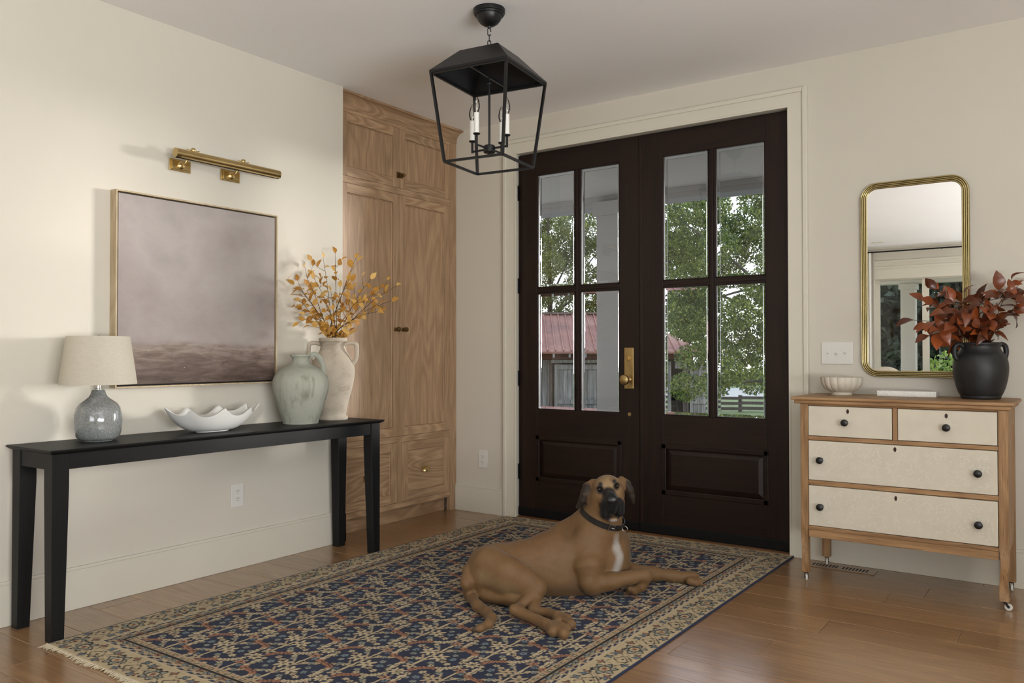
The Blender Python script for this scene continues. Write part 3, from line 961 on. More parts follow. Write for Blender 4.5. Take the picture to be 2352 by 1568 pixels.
pl_ = thing('picture_light', (.0, -2.08, 2.08), 'long brass picture light mounted above the square painting', 'wall light')
tx, tz = .112, 2.093
TY0, TY1 = -2.368, -1.757
tube = MB()
bb = bmesh.new()
n = 28
rg = []
for y in (TY0, TY1):
    rg.append([bb.verts.new((tx + .0235 * math.cos(R(-60) + k / (n - 1) * R(330)), y, tz + .0235 * math.sin(R(-60) + k / (n - 1) * R(330)))) for k in range(n)])
for k in range(n - 1): bb.faces.new((rg[0][k], rg[0][k + 1], rg[1][k + 1], rg[1][k]))
bb.faces.new(rg[0]); bb.faces.new(rg[1])
bmesh.ops.recalc_face_normals(bb, faces=bb.faces)
tube._merge(bb)
tube.box(tx + .004, tx + .020, TY0 + .02, TY1 - .001, tz - .021, tz - .017)
tube.build('shade_tube', M_gold, pl_, smooth=True, angle=35)
for yc in (-2.275, -1.985):
    wp = MB().box(.0005, .010, yc - .058, yc + .058, 2.030, 2.090, bev=.003).box(.010, .018, yc - .050, yc + .050, 2.038, 2.082, bev=.002)
    wp.build('wall_plate', M_gold, pl_)
    arm = spline([(.016, yc, 2.060), (.045, yc, 2.060), (.060, yc + .006, 2.085), (.075, yc + .01, 2.115), (tx - .012, yc + .01, 2.122)], 5)
    am = MB().tube(arm, [.006] * len(arm), 10)
    ds = MB().lathe([(0, 0), (.020, 0), (.020, .004), (.013, .010), (0, .011)], 0, 0, 20)
    for v in ds.bm.verts: v.co = Vector((.0175, yc, 2.060)) + ry @ v.co
    ds.build('rosette', M_gold, pl_, smooth=True)
    am.build('bracket_arm', M_gold, pl_, smooth=True)
    kn = MB().ball((tx - .010, yc + .01, 2.124), .0135, 16).tube([(tx - .010, yc - .018, 2.120), (tx - .010, yc + .038, 2.120)], [.0045, .0045], 10)
    kn.ball((tx - .010, yc + .040, 2.120), .008, 12, (1, .6, 1)).ball((tx - .010, yc - .019, 2.120), .006, 10)
    kn.build('swivel_joint', M_gold, pl_, smooth=True)
# ------------------------------------------------------------------ lantern
M_iron = plain('black_iron', (.010, .010, .011), .40, .3, var=.15)
M_ironin = M_iron
M_sleeve = plain('candle_sleeve', sr(232, 230, 224), .5, var=.02)
def clear_bulb():
    t = NT('clear_bulb_glass')
    out = t.n['Material Output']; t.n.remove(t.b)
    tr = t.node('ShaderNodeBsdfTransparent'); tr.inputs[0].default_value = (.96, .96, .95, 1)
    gl = t.node('ShaderNodeBsdfGlossy'); gl.inputs['Roughness'].default_value = .02
    lw = t.node('ShaderNodeFresnel'); lw.inputs['IOR'].default_value = 1.6
    mx = t.node('ShaderNodeMixShader')
    t.link(lw.outputs[0], mx.inputs[0]); t.link(tr.outputs[0], mx.inputs[1]); t.link(gl.outputs[0], mx.inputs[2])
    t.link(mx.outputs[0], out.inputs[0])
    return t.m
M_bulb = clear_bulb()
NX, NY, NTH = 1.392, -1.566, .133
ln = thing('pendant_lantern', (NX, NY, 2.012), 'black metal lantern pendant with four candle bulbs hanging from the ceiling', 'pendant light')
def lp_(sx, sy, h, z):
    x, y = sx * h, sy * h
    return Vector((NX + x * math.cos(NTH) - y * math.sin(NTH), NY + x * math.sin(NTH) + y * math.cos(NTH), z))
SQ = [(-1, -1), (1, -1), (1, 1), (-1, 1)]
AT, ZT, AB, ZB, AP, ZP = .2026, 2.4222, .1523, 2.0119, .101, 2.535
bb = bmesh.new()
rl_ = [[bb.verts.new(lp_(*s, AT, ZT - .006)) for s in SQ], [bb.verts.new(lp_(*s, AT, ZT + .006)) for s in SQ], [bb.verts.new(lp_(*s, AP, ZP)) for s in SQ]]
for A, B in zip(rl_, rl_[1:]):
    for q in range(4): bb.faces.new((A[q], A[(q + 1) % 4], B[(q + 1) % 4], B[q]))
bb.faces.new(rl_[-1])
bmesh.ops.recalc_face_normals(bb, faces=bb.faces)
bmesh.ops.solidify(bb, geom=bb.faces[:], thickness=.003)
m = MB(); m._merge(bb); m.build('lantern_roof', M_iron, ln)
for q in range(4):
    MB().bar(lp_(*SQ[q], AT - .006, ZT - .004), lp_(*SQ[q], AB, ZB), .0115).build('corner_post', M_iron, ln)
    a, c_ = SQ[q], SQ[(q + 1) % 4]
    MB().bar(lp_(*a, AB, ZB), lp_(*c_, AB, ZB), .0105).build('bottom_rail', M_iron, ln)
    MB().bar(lp_(*a, AT - .008, ZT - .006), lp_(*c_, AT - .008, ZT - .006), .010).build('top_rail', M_iron, ln)
MB().bar(lp_(0, -1, AT - .01, ZT + .002), lp_(0, 1, AT - .01, ZT + .002), .010).build('cross_bar', M_iron, ln)
MB().tube([(NX, NY, ZT + .002), (NX, NY, 2.07)], .0055, 10).ball((NX, NY, 2.395), .010, 12).build('centre_rod', M_iron, ln, smooth=True)
MB().lathe([(0, 2.066), (.022, 2.066), (.0275, 2.070), (.0275, 2.098), (.024, 2.102), (0, 2.103)], NX, NY, 28).ball((NX, NY, 2.062), .008, 10).build('hub', M_iron, ln, smooth=True, angle=40)
for k in range(4):
    a = k * math.pi / 2 + .02
    cxp, cyp = NX + .100 * math.cos(a), NY + .100 * math.sin(a)
    MB().tube([(NX + .02 * math.cos(a), NY + .02 * math.sin(a), 2.086), (cxp, cyp, 2.086)], .005, 8).tube([(cxp, cyp, 2.080), (cxp, cyp, 2.136)], .0058, 8).build('arm', M_iron, ln)
    MB().lathe([(0, 2.130), (.012, 2.131), (.0165, 2.135), (.0165, 2.138), (.009, 2.139), (0, 2.139)], cxp, cyp, 20).build('bobeche', M_iron, ln, smooth=True)
    MB().lathe([(0, 2.139), (.0118, 2.139), (.0118, 2.232), (.0095, 2.234), (0, 2.234)], cxp, cyp, 24).build('candle_sleeve', M_sleeve, ln, smooth=True)
    bu = MB().lathe([(.0075, 2.234), (.0115, 2.243), (.0150, 2.256), (.0155, 2.268), (.0125, 2.285), (.0068, 2.300), (.0025, 2.311), (0, 2.314)], cxp, cyp, 24).build('flame_bulb', M_bulb, ln, smooth=True)
    fi = MB()
    for s in (-1, 1): fi.tube([(cxp + s * .002, cyp, 2.234), (cxp + s * .003, cyp, 2.262), (cxp + s * .0005, cyp, 2.274)], .0006, 5)
    fi.tube([(cxp, cyp, 2.234), (cxp, cyp, 2.25)], .0022, 8)
    fi.build('filament', M_sleeve, bu)
# canopy, chain
MB().lathe([(0, 2.652), (.006, 2.653), (.010, 2.662), (.026, 2.667), (.042, 2.678), (.054, 2.693), (.0605, 2.708), (.0615, 2.713), (.068, 2.714), (.0695, 2.720), (.0735, 2.723), (.0745, 2.730), (.0745, 2.7425), (0, 2.7425)], NX, NY, 48).build('ceiling_canopy', M_iron, ln, smooth=True, angle=35)
zc = 2.652
for k in range(5):
    hl = .0165 if k else .018
    c_ = zc - hl + .003
    ang = NTH + (k % 2) * math.pi / 2 + .5
    ux = Vector((math.cos(ang), math.sin(ang), 0))
    pts = []
    for q in range(17):
        t_ = 2 * math.pi * q / 16
        ca, sa = math.cos(t_), math.sin(t_)
        pts.append(Vector((NX, NY, c_)) + ux * (.0075 * ca) + Vector((0, 0, 1)) * (sa * .0075 + (hl - .0075) * (1 if sa > 0 else -1 if sa < 0 else 0)))
    MB().tube(pts, .0022, 6, cap=False).build('chain_link', M_iron, ln, smooth=True)
    zc = c_ - hl + .0025
MB().tube([(NX, NY, ZP - .002), (NX, NY, ZP + .010)], .006, 10).build('loop_base', M_iron, ln)

# ------------------------------------------------------------------ dresser
CHL, CHD = sr(180, 143, 102), sr(130, 95, 60)
M_chx = wood('dresser_oak', CHL, CHD, 'X', rough=.5, fine=110, coarse=9, bump=.16, contrast=.9, vary=.06, pore=.62)
M_chz = wood('dresser_oak_upright', CHL, CHD, 'Z', rough=.5, fine=110, coarse=9, bump=.16, contrast=.9, vary=.06, pore=.62)
M_cream = plain('cream_chalk_paint', sr(214, 207, 190), .65, var=.035, scale=14, bump=.10, bscale=120)
M_sten = plain('pale_stencil_paint', sr(221, 215, 200), .6, var=.02, scale=30)
dr = thing('dresser', (2.94, -.25, 0), 'oak dresser with cream painted drawers and black knobs under the gold mirror', 'dresser')
FY, BY = -.460, -.045
def moulded(x0, x1, y0, y1, z0, z1, name, mat):
    return MB().box(x0, x1, y0, y1, z0, z1, bev=.0055, seg=3).build(name, mat, dr)
moulded(2.457, 3.412, -.480, -.022, .8955, .911, 'top_board', M_chx)
moulded(2.471, 3.400, -.473, -.026, .8775, .8958, 'top_moulding', M_chx)
def post(x0, x1, y0, y1, zb, curve, name='post'):
    bb = bmesh.new(); rg = []
    zs = [zb + (.30 - zb) * k / 12 for k in range(13)] + [.876]
    for z in zs:
        u = max(0, min(1, (z - zb) / (.27 - zb)))
        s = math.sin(u * 2 * math.pi) * curve
        wd = 1.0 - (.16 * math.sin(u * math.pi) if curve else (.0))
        fx = (x0 + x1) / 2
        hw = (x1 - x0) / 2 * wd
        hy = (y1 - y0) * wd
        oy = -s * .9
        rg.append([bb.verts.new((fx - hw + s * .35, y0 + oy, z)), bb.verts.new((fx + hw + s * .35, y0 + oy, z)), bb.verts.new((fx + hw + s * .35, y0 + hy + oy, z)), bb.verts.new((fx - hw + s * .35, y0 + hy + oy, z))])
    bb.faces.new(rg[0]); bb.faces.new(rg[-1])
    for A, B in zip(rg, rg[1:]):
        for q in range(4): bb.faces.new((A[q], A[(q + 1) % 4], B[(q + 1) % 4], B[q]))
    bmesh.ops.recalc_face_normals(bb, faces=bb.faces)
    bmesh.ops.bevel(bb, geom=[e for e in bb.edges if abs(e.verts[0].co.z - e.verts[1].co.z) > .005], offset=.003, segments=2, affect='EDGES')
    m = MB(); m._merge(bb)
    return m.build(name, M_chz, dr, smooth=True, angle=50)
post(2.498, 2.535, FY, FY + .045, .043, .010, 'front_leg')
post(3.348, 3.386, FY, FY + .045, .043, -.010, 'front_leg')
post(2.500, 2.540, -.085, -.045, .043, 0, 'back_leg')
post(3.345, 3.385, -.085, -.045, .043, 0, 'back_leg')
for x0, x1 in ((2.504, 2.516), (3.368, 3.380)):
    pts = [(FY + .045, .876), (-.085, .876), (-.085, .30), (-.12, .262), (-.20, .245), (FY + .10, .235), (FY + .06, .20), (FY + .045, .15)]
    MB().prism([(p[0], p[1]) for p in pts], 0, x0, x1).build('side_panel', M_chz, dr)
for x0, x1 in ((2.500, 2.505), (3.3795, 3.3845)):
    m = MB().box(x0, x1, FY + .045, -.085, .79, .876, bev=.002)
    m.build('side_rail', M_chx, dr)
MB().box(2.54, 3.345, -.06, -.048, .25, .876).build('back_board', M_chz, dr)
for x0, x1, z0, z1 in ((2.535, 3.348, .699, .7185), (2.535, 3.348, .4775, .5005), (2.535, 3.348, .257, .276), (2.535, 3.348, .8695, .8775)):
    MB().box(x0, x1, FY + .002, FY + .05, z0, z1, bev=.003).build('rail', M_chx, dr)
MB().box(2.535, 3.348, FY + .006, FY + .03, .219, .257, bev=.002).build('apron', M_chx, dr)
MB().box(2.9215, 2.9425, FY + .002, FY + .05, .7185, .8695, bev=.002).build('divider', M_chz, dr)
MB().box(2.52, 3.366, FY + .05, -.06, .262, .268).box(2.52, 3.366, FY + .03, FY + .05, .27, .87).build('dust_board', M_chx, dr)

def sprig_mesh(x0, x1, z0, z1, y, seed):
    """painted vine leaves standing a hair proud of the drawer front"""
    rg = random.Random(seed)
    v, f = [], []
    lay = [0.0]
    def leaf(cx, cz, ang, ln_, wd):
        pts = [(0, 0), (.28, .42), (.55, .5), (.82, .28), (1, 0), (.82, -.26), (.55, -.46), (.28, -.40)]
        ca, sa = math.cos(ang), math.sin(ang)
        i0 = len(v); lay[0] = (lay[0] + .00007) % .0006
        ex2, ez2 = cx + ln_ * ca, cz + ln_ * sa
        if not (x0 + .008 < min(cx, ex2) and max(cx, ex2) < x1 - .008 and z0 + .008 < min(cz, ez2) and max(cz, ez2) < z1 - .008): return
        for a, c_ in pts:
            u, w_ = a * ln_, c_ * wd
            X_, Z_ = cx + u * ca - w_ * sa, cz + u * sa + w_ * ca
            v.append((min(max(X_, x0 + .003), x1 - .003), y - lay[0], min(max(Z_, z0 + .003), z1 - .003)))
        f.append(tuple(range(i0, i0 + 8)) if True else 0)
    def stem(pts, wd):
        for (ax, az), (bx_, bz) in zip(pts, pts[1:]):
            d = Vector((bx_ - ax, bz - az, 0)); 
            if d.length < 1e-6 or min(ax, bx_) < x0 + .004 or max(ax, bx_) > x1 - .004 or min(az, bz) < z0 + .004 or max(az, bz) > z1 - .004: continue
            n_ = Vector((-d.y, d.x, 0)).normalized() * wd
            i0 = len(v)
            for q in ((ax + n_.x, az + n_.y), (ax - n_.x, az - n_.y), (bx_ - n_.x, bz - n_.y), (bx_ + n_.x, bz + n_.y)):
                v.append((min(max(q[0], x0 + .003), x1 - .003), y, min(max(q[1], z0 + .003), z1 - .003)))
            f.append((i0, i0 + 1, i0 + 2, i0 + 3))
    nx = int((x1 - x0) / .040); nz = int((z1 - z0) / .040)
    flow = rg.uniform(0, 6)
    for i in range(nx):
        for j in range(nz):
            cx = x0 + (i + .5 + rg.uniform(-.28, .28)) * (x1 - x0) / nx
            cz = z0 + (j + .5 + rg.uniform(-.28, .28)) * (z1 - z0) / nz
            ang = rg.uniform(0, 2 * math.pi)
            bend = rg.uniform(-14, 14)
            pts = []
            px_, pz_, an = cx - .014 * math.cos(ang), cz - .014 * math.sin(ang), ang
            for k in range(4):
                pts.append((px_, pz_))
                px_ += .0095 * math.cos(an); pz_ += .0095 * math.sin(an); an += bend * .012
                if k in (0, 1, 2):
                    leaf(px_, pz_, an + (.85 if k % 2 else -.85), rg.uniform(.015, .021), rg.uniform(.0065, .0095))
            leaf(px_, pz_, an, .021, .009)
            stem(pts, .0010)
    me = bpy.data.meshes.new('leaf_stencil')
    me.from_pydata(v, [], f); me.update()
    fb = bmesh.new(); fb.from_mesh(me)
    for fc in fb.faces:
        fc.normal_update()
        if fc.normal.y > 0: fc.normal_flip()
    fb.to_mesh(me); fb.free()
    return me
M_knob = plain('black_knob', (.009, .009, .010), .38, 0, var=.1)
M_walnut = plain('dark_escutcheon', sr(62, 38, 22), .4)
def drawer(x0, x1, z0, z1, knobs, key, stencil):
    g = .0025
    d = MB().box(x0 + g, x1 - g, FY - .001, FY + .03, z0 + g, z1 - g, bev=.0025).build('drawer', M_cream, dr)
    for kx, kz in knobs:
        k = MB().lathe([(0, 0), (.0125, 0), (.0125, .003), (.008, .006), (.0075, .014), (.0145, .019), (.0172, .024), (.0165, .030), (.0115, .0345), (0, .036)], 0, 0, 28)
        for v in k.bm.verts: v.co = Vector((kx, FY - .001, kz)) + rx @ v.co
        k.build('knob', M_knob, d, smooth=True)
    kx, kz = key
    e = MB().lathe([(0, 0), (.0065, 0), (.006, .0015), (0, .0018)], 0, 0, 18)
    for v in e.bm.verts: v.co = Vector((kx, FY - .001, kz)) + Matrix.Diagonal((1, 1, 1.75)) @ (rx @ v.co)
    es = e.build('keyhole_plate', M_walnut, d, smooth=True)
    MB().box(kx - .0016, kx + .0016, FY - .0034, FY - .0026, kz - .005, kz + .004).build('keyhole', M_slot, es)
    if stencil:
        o = link_mesh('leaf_stencil', sprig_mesh(x0 + .012, x1 - .012, z0 + .012, z1 - .012, FY - .0016, stencil), M_sten, d)
        o['label'] = 'pale painted leaf vine pattern'; o['kind'] = 'stuff'
drawer(2.535, 2.9215, .7185, .8695, [(2.713, .792)], (2.723, .846), 0)
drawer(2.9425, 3.348, .7185, .8695, [(3.149, .791)], (3.147, .843), 0)
drawer(2.535, 3.348, .5005, .699, [(2.596, .603), (3.272, .595)], (2.932, .677), 5)
drawer(2.535, 3.348, .276, .4775, [(2.596, .375), (3.273, .369)], (2.934, .449), 8)
M_cast = plain('white_caster_wheel', sr(228, 226, 220), .35, var=.02)
def caster(x, y, ang):
    c_ = MB().lathe([(0, .036), (.010, .036), (.012, .0405), (.012, .0445), (0, .0445)], x, y, 16)
    ca, sa = math.cos(ang), math.sin(ang)
    off = .014
    wx, wy = x + off * ca, y + off * sa
    for s in (-1, 1):
        nx_, ny_ = -sa * s * .008, ca * s * .008
        c_.bar((x + nx_, y + ny_, .037), (wx + nx_, wy + ny_, .0165), .003, .010)
    c_.tube([(wx + sa * .010, wy - ca * .010, .0165), (wx - sa * .010, wy + ca * .010, .0165)], .003, 8)
    o = c_.build('caster', M_blk, dr)
    wh = MB()
    wh.lathe([(.004, -.005), (.0135, -.005), (.016, -.002), (.016, .002), (.0135, .005), (.004, .005), (.004, -.005)], 0, 0, 28)
    rot = Matrix.Rotation(ang, 3, 'Z') @ rx
    for v in wh.bm.verts: v.co = Vector((wx, wy, .0165)) + rot @ v.co
    wh.build('caster_wheel', M_cast, o, smooth=True, angle=35)
caster(2.5165, FY + .022, R(-70)); caster(3.367, FY + .022, R(10)); caster(2.520, -.065, R(-75)); caster(3.365, -.065, R(-80))

# ------------------------------------------------------------------ mirror
M_mbrass = plain('pale_antique_brass', sr(190, 177, 132), .3, 1.0, var=.06, scale=14)
mr = thing('wall_mirror', (2.944, 0, 1.0), 'tall gold ribbed mirror with rounded corners above the dresser', 'mirror')
MX0, MX1, MZ0, MZ1 = 2.690, 3.199, 1.002, 2.022
def rrect(inset, r, y, n=12):
    x0, x1, z0, z1 = MX0 + inset, MX1 - inset, MZ0 + inset, MZ1 - inset
    r = max(r - inset, .01)
    out = []
    for cx, cz, a0 in ((x1 - r, z1 - r, 0), (x0 + r, z1 - r, 90), (x0 + r, z0 + r, 180), (x1 - r, z0 + r, 270)):
        for k in range(n + 1):
            a = R(a0 + 90 * k / n)
            out.append(Vector((cx + r * math.cos(a), y, cz + r * math.sin(a))))
    return out
def ring_sweep(offs, name, mat, par, closed=False):
    """offs: list of (inset, y): profile swept round the rounded rectangle"""
    loops = [rrect(i, .085, y) for i, y in offs]
    n = len(loops[0])
    v = [p for L_ in loops for p in L_]
    f = []
    m_ = len(loops)
    for a in range(m_ if closed else m_ - 1):
        for k in range(n):
            f.append((a * n + k, a * n + (k + 1) % n, ((a + 1) % m_) * n + (k + 1) % n, ((a + 1) % m_) * n + k))
    return pyobj(name, v, f, mat, par, True)
for k in range(4):
    i0 = .0005 + k * .0085
    offs = [(i0, -.010)]
    for q in range(9):
        a = math.pi * q / 8
        offs.append((i0 + .004 - .004 * math.cos(a), -.016 - .0055 * math.sin(a)))
    offs.append((i0 + .008, -.010))
    ring_sweep(offs, 'frame_rib', M_mbrass, mr)
ring_sweep([(0, -.001), (0, -.0125), (.035, -.0125), (.035, -.001)], 'frame_back', M_mbrass, mr)
def mirror_mat():
    t = NT('mirror_silver'); t.set(Base_Color=(.92, .93, .92), Metallic=1.0, Roughness=.005)
    return t.m
lo = rrect(.033, .085, -.0135)
nn = len(lo)
v = lo + [Vector((p.x, -.010, p.z)) for p in lo]
f = [tuple(range(nn)), tuple(range(nn, 2 * nn))] + [(k, (k + 1) % nn, nn + (k + 1) % nn, nn + k) for k in range(nn)]
pyobj('mirror_glass', v, f, mirror_mat(), mr)

# ------------------------------------------------------------------ on the dresser
DZ = .911
M_bisque = plain('bisque_ceramic', sr(214, 206, 190), .55, var=.02)
def fluted_bowl(cx, cyy):
    n, lobes = 160, 16
    prof = [(.050, 0), (.052, .010), (.050, .014), (.070, .022), (.090, .038), (.101, .058), (.1045, .078), (.104, .092)]
    inner = [(.100, .092), (.098, .070), (.084, .035), (.050, .020), (0, .018)]
    bb = bmesh.new(); rows = []
    for q, (r, z) in enumerate(prof + inner):
        k = 0 if q < 3 else (.055 if q < len(prof) else .03)
        if r == 0:
            rows.append([bb.verts.new((cx, cyy, DZ + z))]); continue
        rows.append([bb.verts.new((cx + r * (1 - k * (1 - abs(math.sin(lobes / 2 * 2 * math.pi * i / n)) ** .6)) * math.cos(2 * math.pi * i / n),
                                   cyy + r * (1 - k * (1 - abs(math.sin(lobes / 2 * 2 * math.pi * i / n)) ** .6)) * math.sin(2 * math.pi * i / n), DZ + z + .0005)) for i in range(n)])
    bb.faces.new(rows[0])
    for A, B in zip(rows, rows[1:]):
        for i in range(n):
            vs_ = [A[i], A[(i + 1) % n]] + ([B[(i + 1) % n], B[i]] if len(B) > 1 else [B[0]])
            bb.faces.new(vs_)
    bmesh.ops.recalc_face_normals(bb, faces=bb.faces)
    m = MB(); m._merge(bb)
    return m.build('fluted_bowl', M_bisque, None, smooth=True, angle=60)
tag(fluted_bowl(2.626, -.165), 'small cream fluted bowl standing on the dresser', 'bowl')
def marble():
    t = NT('white_marble')
    co = t.coord()
    n = t.noise(co, 14, 6, .7, 2.0)
    t.set(Base_Color=t.ramp(n.outputs[0], [(.36, sr(236, 234, 228)), (.5, sr(246, 245, 240)), (.56, sr(222, 219, 211)), (.62, sr(244, 243, 238))]), Roughness=.35)
    return t.m
sl = MB().box(2.800, 3.068, -.185, -.085, DZ + .0005, DZ + .028, bev=.0015)
tag(sl.build('marble_slab', marble()), 'flat white marble block lying on the dresser', 'marble block')
M_black = plain('matte_black_clay', (.013, .013, .014), .5, 0, var=.35, scale=20, bump=.12, bscale=60)
VX, VY = 3.256, -.175
bv = thing('urn_vase', (VX, VY, DZ), 'matte black vase with two small handles on the dresser', 'vase')
outer = lathe_profile([(.080, DZ + .0005), (.084, DZ + .006), (.086, DZ + .018), (.090, DZ + .022), (.103, DZ + .055), (.1145, DZ + .11), (.1165, DZ + .16), (.108, DZ + .20), (.092, DZ + .222), (.084, DZ + .238), (.084, DZ + .252)], 4)
prof = [(0, DZ + .0005)] + outer + [(.088, DZ + .256), (.088, DZ + .264), (.082, DZ + .267), (.075, DZ + .262), (.074, DZ + .235), (.095, DZ + .19), (0, DZ + .05)]
MB().lathe(prof, VX, VY, 64).build('vase_body', M_black, bv, smooth=True, angle=60)
for s in (-1, 1):
    hp = hpts(VX, VY, [(s * .080, DZ + .248), (s * .098, DZ + .258), (s * .117, DZ + .250), (s * .123, DZ + .225), (s * .118, DZ + .196), (s * .108, DZ + .188)])
    MB().tube(hp, [.0115] * len(hp), 12).build('handle', M_black, bv, smooth=True)

# ------------------------------------------------------------------ leafy branches
def leaf_mesh(name, L_, W_, curl, fold, twist, n=5):
    v, f = [], []
    for i in range(n + 1):
        u = i / n
        wd = W_ * (math.sin(math.pi * min(1, u * .97 + .03) ** .85)) * (1 if i < n else 0) + (.0008 if i in (0,) else 0)
        zc = curl * L_ * (u * u) * -1 + .12 * L_ * u
        for s in (-1, 0, 1):
            x = s * wd / 2
            z = zc + abs(s) * fold * wd * .5
            a = twist * u
            v.append((x * math.cos(a) - (z - zc) * math.sin(a), u * L_ * (1 - .25 * abs(curl) * u), zc + x * math.sin(a) + (z - zc) * math.cos(a)))
    for i in range(n):
        for s in range(2):
            a = i * 3 + s
            f.append((a, a + 1, a + 4, a + 3))
    me = bpy.data.meshes.new(name)
    me.from_pydata(v, [], f); me.update()
    for p in me.polygons: p.use_smooth = True
    return me
def leaf_mat(name, stops, rough=.55, trans=.25):
    t = NT(name)
    oi = t.node('ShaderNodeObjectInfo')
    co = t.coord()
    n = t.noise(co, 40, 3)
    f = t.math('ADD', t.math('MULTIPLY', oi.outputs['Random'], .8), t.math('MULTIPLY', n.outputs[0], .25))
    t.set(Base_Color=t.ramp(f, stops), Roughness=rough)
    t.b.inputs['Transmission Weight'].default_value = 0
    # thin leaves let some light through
    out = t.n['Material Output']
    tl = t.node('ShaderNodeBsdfTranslucent'); 
    t.link(t.ramp(f, stops), tl.inputs[0])
    mx = t.node('ShaderNodeMixShader'); mx.inputs[0].default_value = trans
    t.link(t.b.outputs[0], mx.inputs[1]); t.link(tl.outputs[0], mx.inputs[2]); t.link(mx.outputs[0], out.inputs[0])
    t.bump(n.outputs[0], .2, .002)
    return t.m
M_yel = leaf_mat('golden_leaf', [(.05, sr(160, 106, 40)), (.3, sr(198, 144, 58)), (.6, sr(216, 168, 82)), (.85, sr(230, 192, 116)), (1.0, sr(190, 112, 58))])
M_red = leaf_mat('russet_leaf', [(.05, sr(66, 33, 21)), (.35, sr(106, 54, 30)), (.62, sr(130, 66, 34)), (.82, sr(164, 82, 36)), (1.0, sr(110, 74, 64))], .28, .12)
M_twig = plain('dark_twig', sr(70, 46, 28), .7, var=.2)
YL_ = [leaf_mesh('golden_leaf_blade', L_, W_, c_, fo, tw) for L_, W_, c_, fo, tw in ((.052, .031, .35, .25, .3), (.044, .026, .55, .35, -.5), (.058, .034, .2, .2, .1), (.040, .028, .7, .3, .6))]
RL_ = [leaf_mesh('russet_leaf_blade', L_, W_, c_, fo, tw) for L_, W_, c_, fo, tw in ((.092, .054, .40, .25, .3), (.080, .048, .65, .4, -.5), (.100, .056, .25, .2, .1), (.072, .044, .8, .35, .7))]
def place_leaf(meshes, mat, par, p, direction, normal_hint, rg, xmin=None, ymax=None, scale=1.0):
    d = Vector(direction).normalized()
    nrm = Vector(normal_hint)
    a = d.cross(nrm)
    if a.length < 1e-3: a = d.cross(Vector((1, 0, 0)))
    a.normalize(); n2 = a.cross(d)
    me = rg.choice(meshes)
    s = scale * rg.uniform(.8, 1.15)
    o = bpy.data.objects.new('leaf', me)
    COL.objects.link(o)
    if not me.materials: me.materials.append(mat)
    M = Matrix((( a.x, d.x, n2.x, p.x), (a.y, d.y, n2.y, p.y), (a.z, d.z, n2.z, p.z), (0, 0, 0, 1))) @ Matrix.Diagonal((s, s, s, 1))
    # keep clear of the wall behind
    tip = [M @ v.co for v in me.vertices]
    if xmin is not None:
        k = xmin - min(q.x for q in tip)
        if k > 0: M = Matrix.Translation((k, 0, 0)) @ M
    if ymax is not None:
        k = max(q.y for q in tip) - ymax
        if k > 0: M = Matrix.Translation((0, -k, 0)) @ M
    o.parent = par
    o.matrix_basis = M
    return o
def branch(par, mouth, root, tip, sag, n_leaf, n_twig, meshes, mat, rg, start=.38, twig_len=.09, sr_=.0022, xmin=None, ymax=None, lscale=1.0):
    mid = (Vector(mouth) * .45 + Vector(tip) * .55) + Vector(sag)
    pts = spline([root, mouth, mid, tip], 8)
    if xmin is not None: pts = [Vector((max(p.x, xmin + .01), p.y, p.z)) for p in pts]
    if ymax is not None: pts = [Vector((p.x, min(p.y, ymax - .01), p.z)) for p in pts]
    m = MB().tube(pts, [sr_ * (1 - .6 * k / (len(pts) - 1)) for k in range(len(pts))], 6)
    lines = [(pts, start)]
    N = len(pts)
    for k in range(n_twig):
        u = start + (1 - start) * (k + .5) / n_twig * .9
        i = min(N - 2, int(u * (N - 1)))
        d = (pts[i + 1] - pts[i]).normalized()
        side = d.cross(Vector((rg.uniform(-1, 1), rg.uniform(-1, 1), rg.uniform(-1, 1)))).normalized()
        L_ = twig_len * rg.uniform(.6, 1.2)
        e = pts[i] + (d * .75 + side * .75) * L_
        e2 = pts[i] + (d * .3 + side * .42) * L_
        if xmin is not None: e.x = max(e.x, xmin + .015); e2.x = max(e2.x, xmin + .015)
        if ymax is not None: e.y = min(e.y, ymax - .015); e2.y = min(e2.y, ymax - .015)
        tp = [pts[i], e2, e]
        m.tube(tp, [sr_ * .55, sr_ * .45, sr_ * .25], 5)
        lines.append((spline(tp, 5), .3))
    o = m.build('branch', M_twig, par, smooth=True)
    tot = 0
    for li, (ln_, st) in enumerate(lines):
        c_ = n_leaf // 2 if li == 0 else max(2, (n_leaf - n_leaf // 2) // max(1, n_twig))
        for k in range(c_):
            u = st + (1 - st) * (k + rg.uniform(.2, .8)) / c_
            if k == c_ - 1: u = .995
            i = min(len(ln_) - 2, int(u * (len(ln_) - 1)))
            p = ln_[i].lerp(ln_[i + 1], u * (len(ln_) - 1) - i)
            d = (ln_[i + 1] - ln_[i]).normalized()
            side = d.cross(Vector((rg.uniform(-1, 1), rg.uniform(-1, 1), rg.uniform(-.6, 1)))).normalized()
            dr_ = d * rg.uniform(.3, .8) + side * rg.uniform(.6, 1.0) + Vector((0, 0, rg.uniform(-.35, .25)))
            if k == c_ - 1: dr_ = d + side * .2
            nh = Vector((rg.uniform(-.6, .8), rg.uniform(-1, .2), rg.uniform(.2, 1)))
            place_leaf(meshes, mat, o, p, dr_, nh, rg, xmin, ymax, lscale)
    return o
def at_px(px, py, c0, depth):
    """point on the ray of a pixel, in the upright plane through c0 facing the room, moved back by depth"""
    nrm = Vector((-math.sin(R(YAW)), math.cos(R(YAW)), 0))
    d = ray(px, py)
    t = (Vector(c0) + nrm * depth - CAM_LOC).dot(nrm) / d.dot(nrm)
    return CAM_LOC + d * t
rg = random.Random(3)
vm = Vector((AX, AY, TZ + .46))
bq1 = thing('leaf_bouquet', vm, 'bunch of branches with small golden leaves in the cream two-handled vase', 'branches')
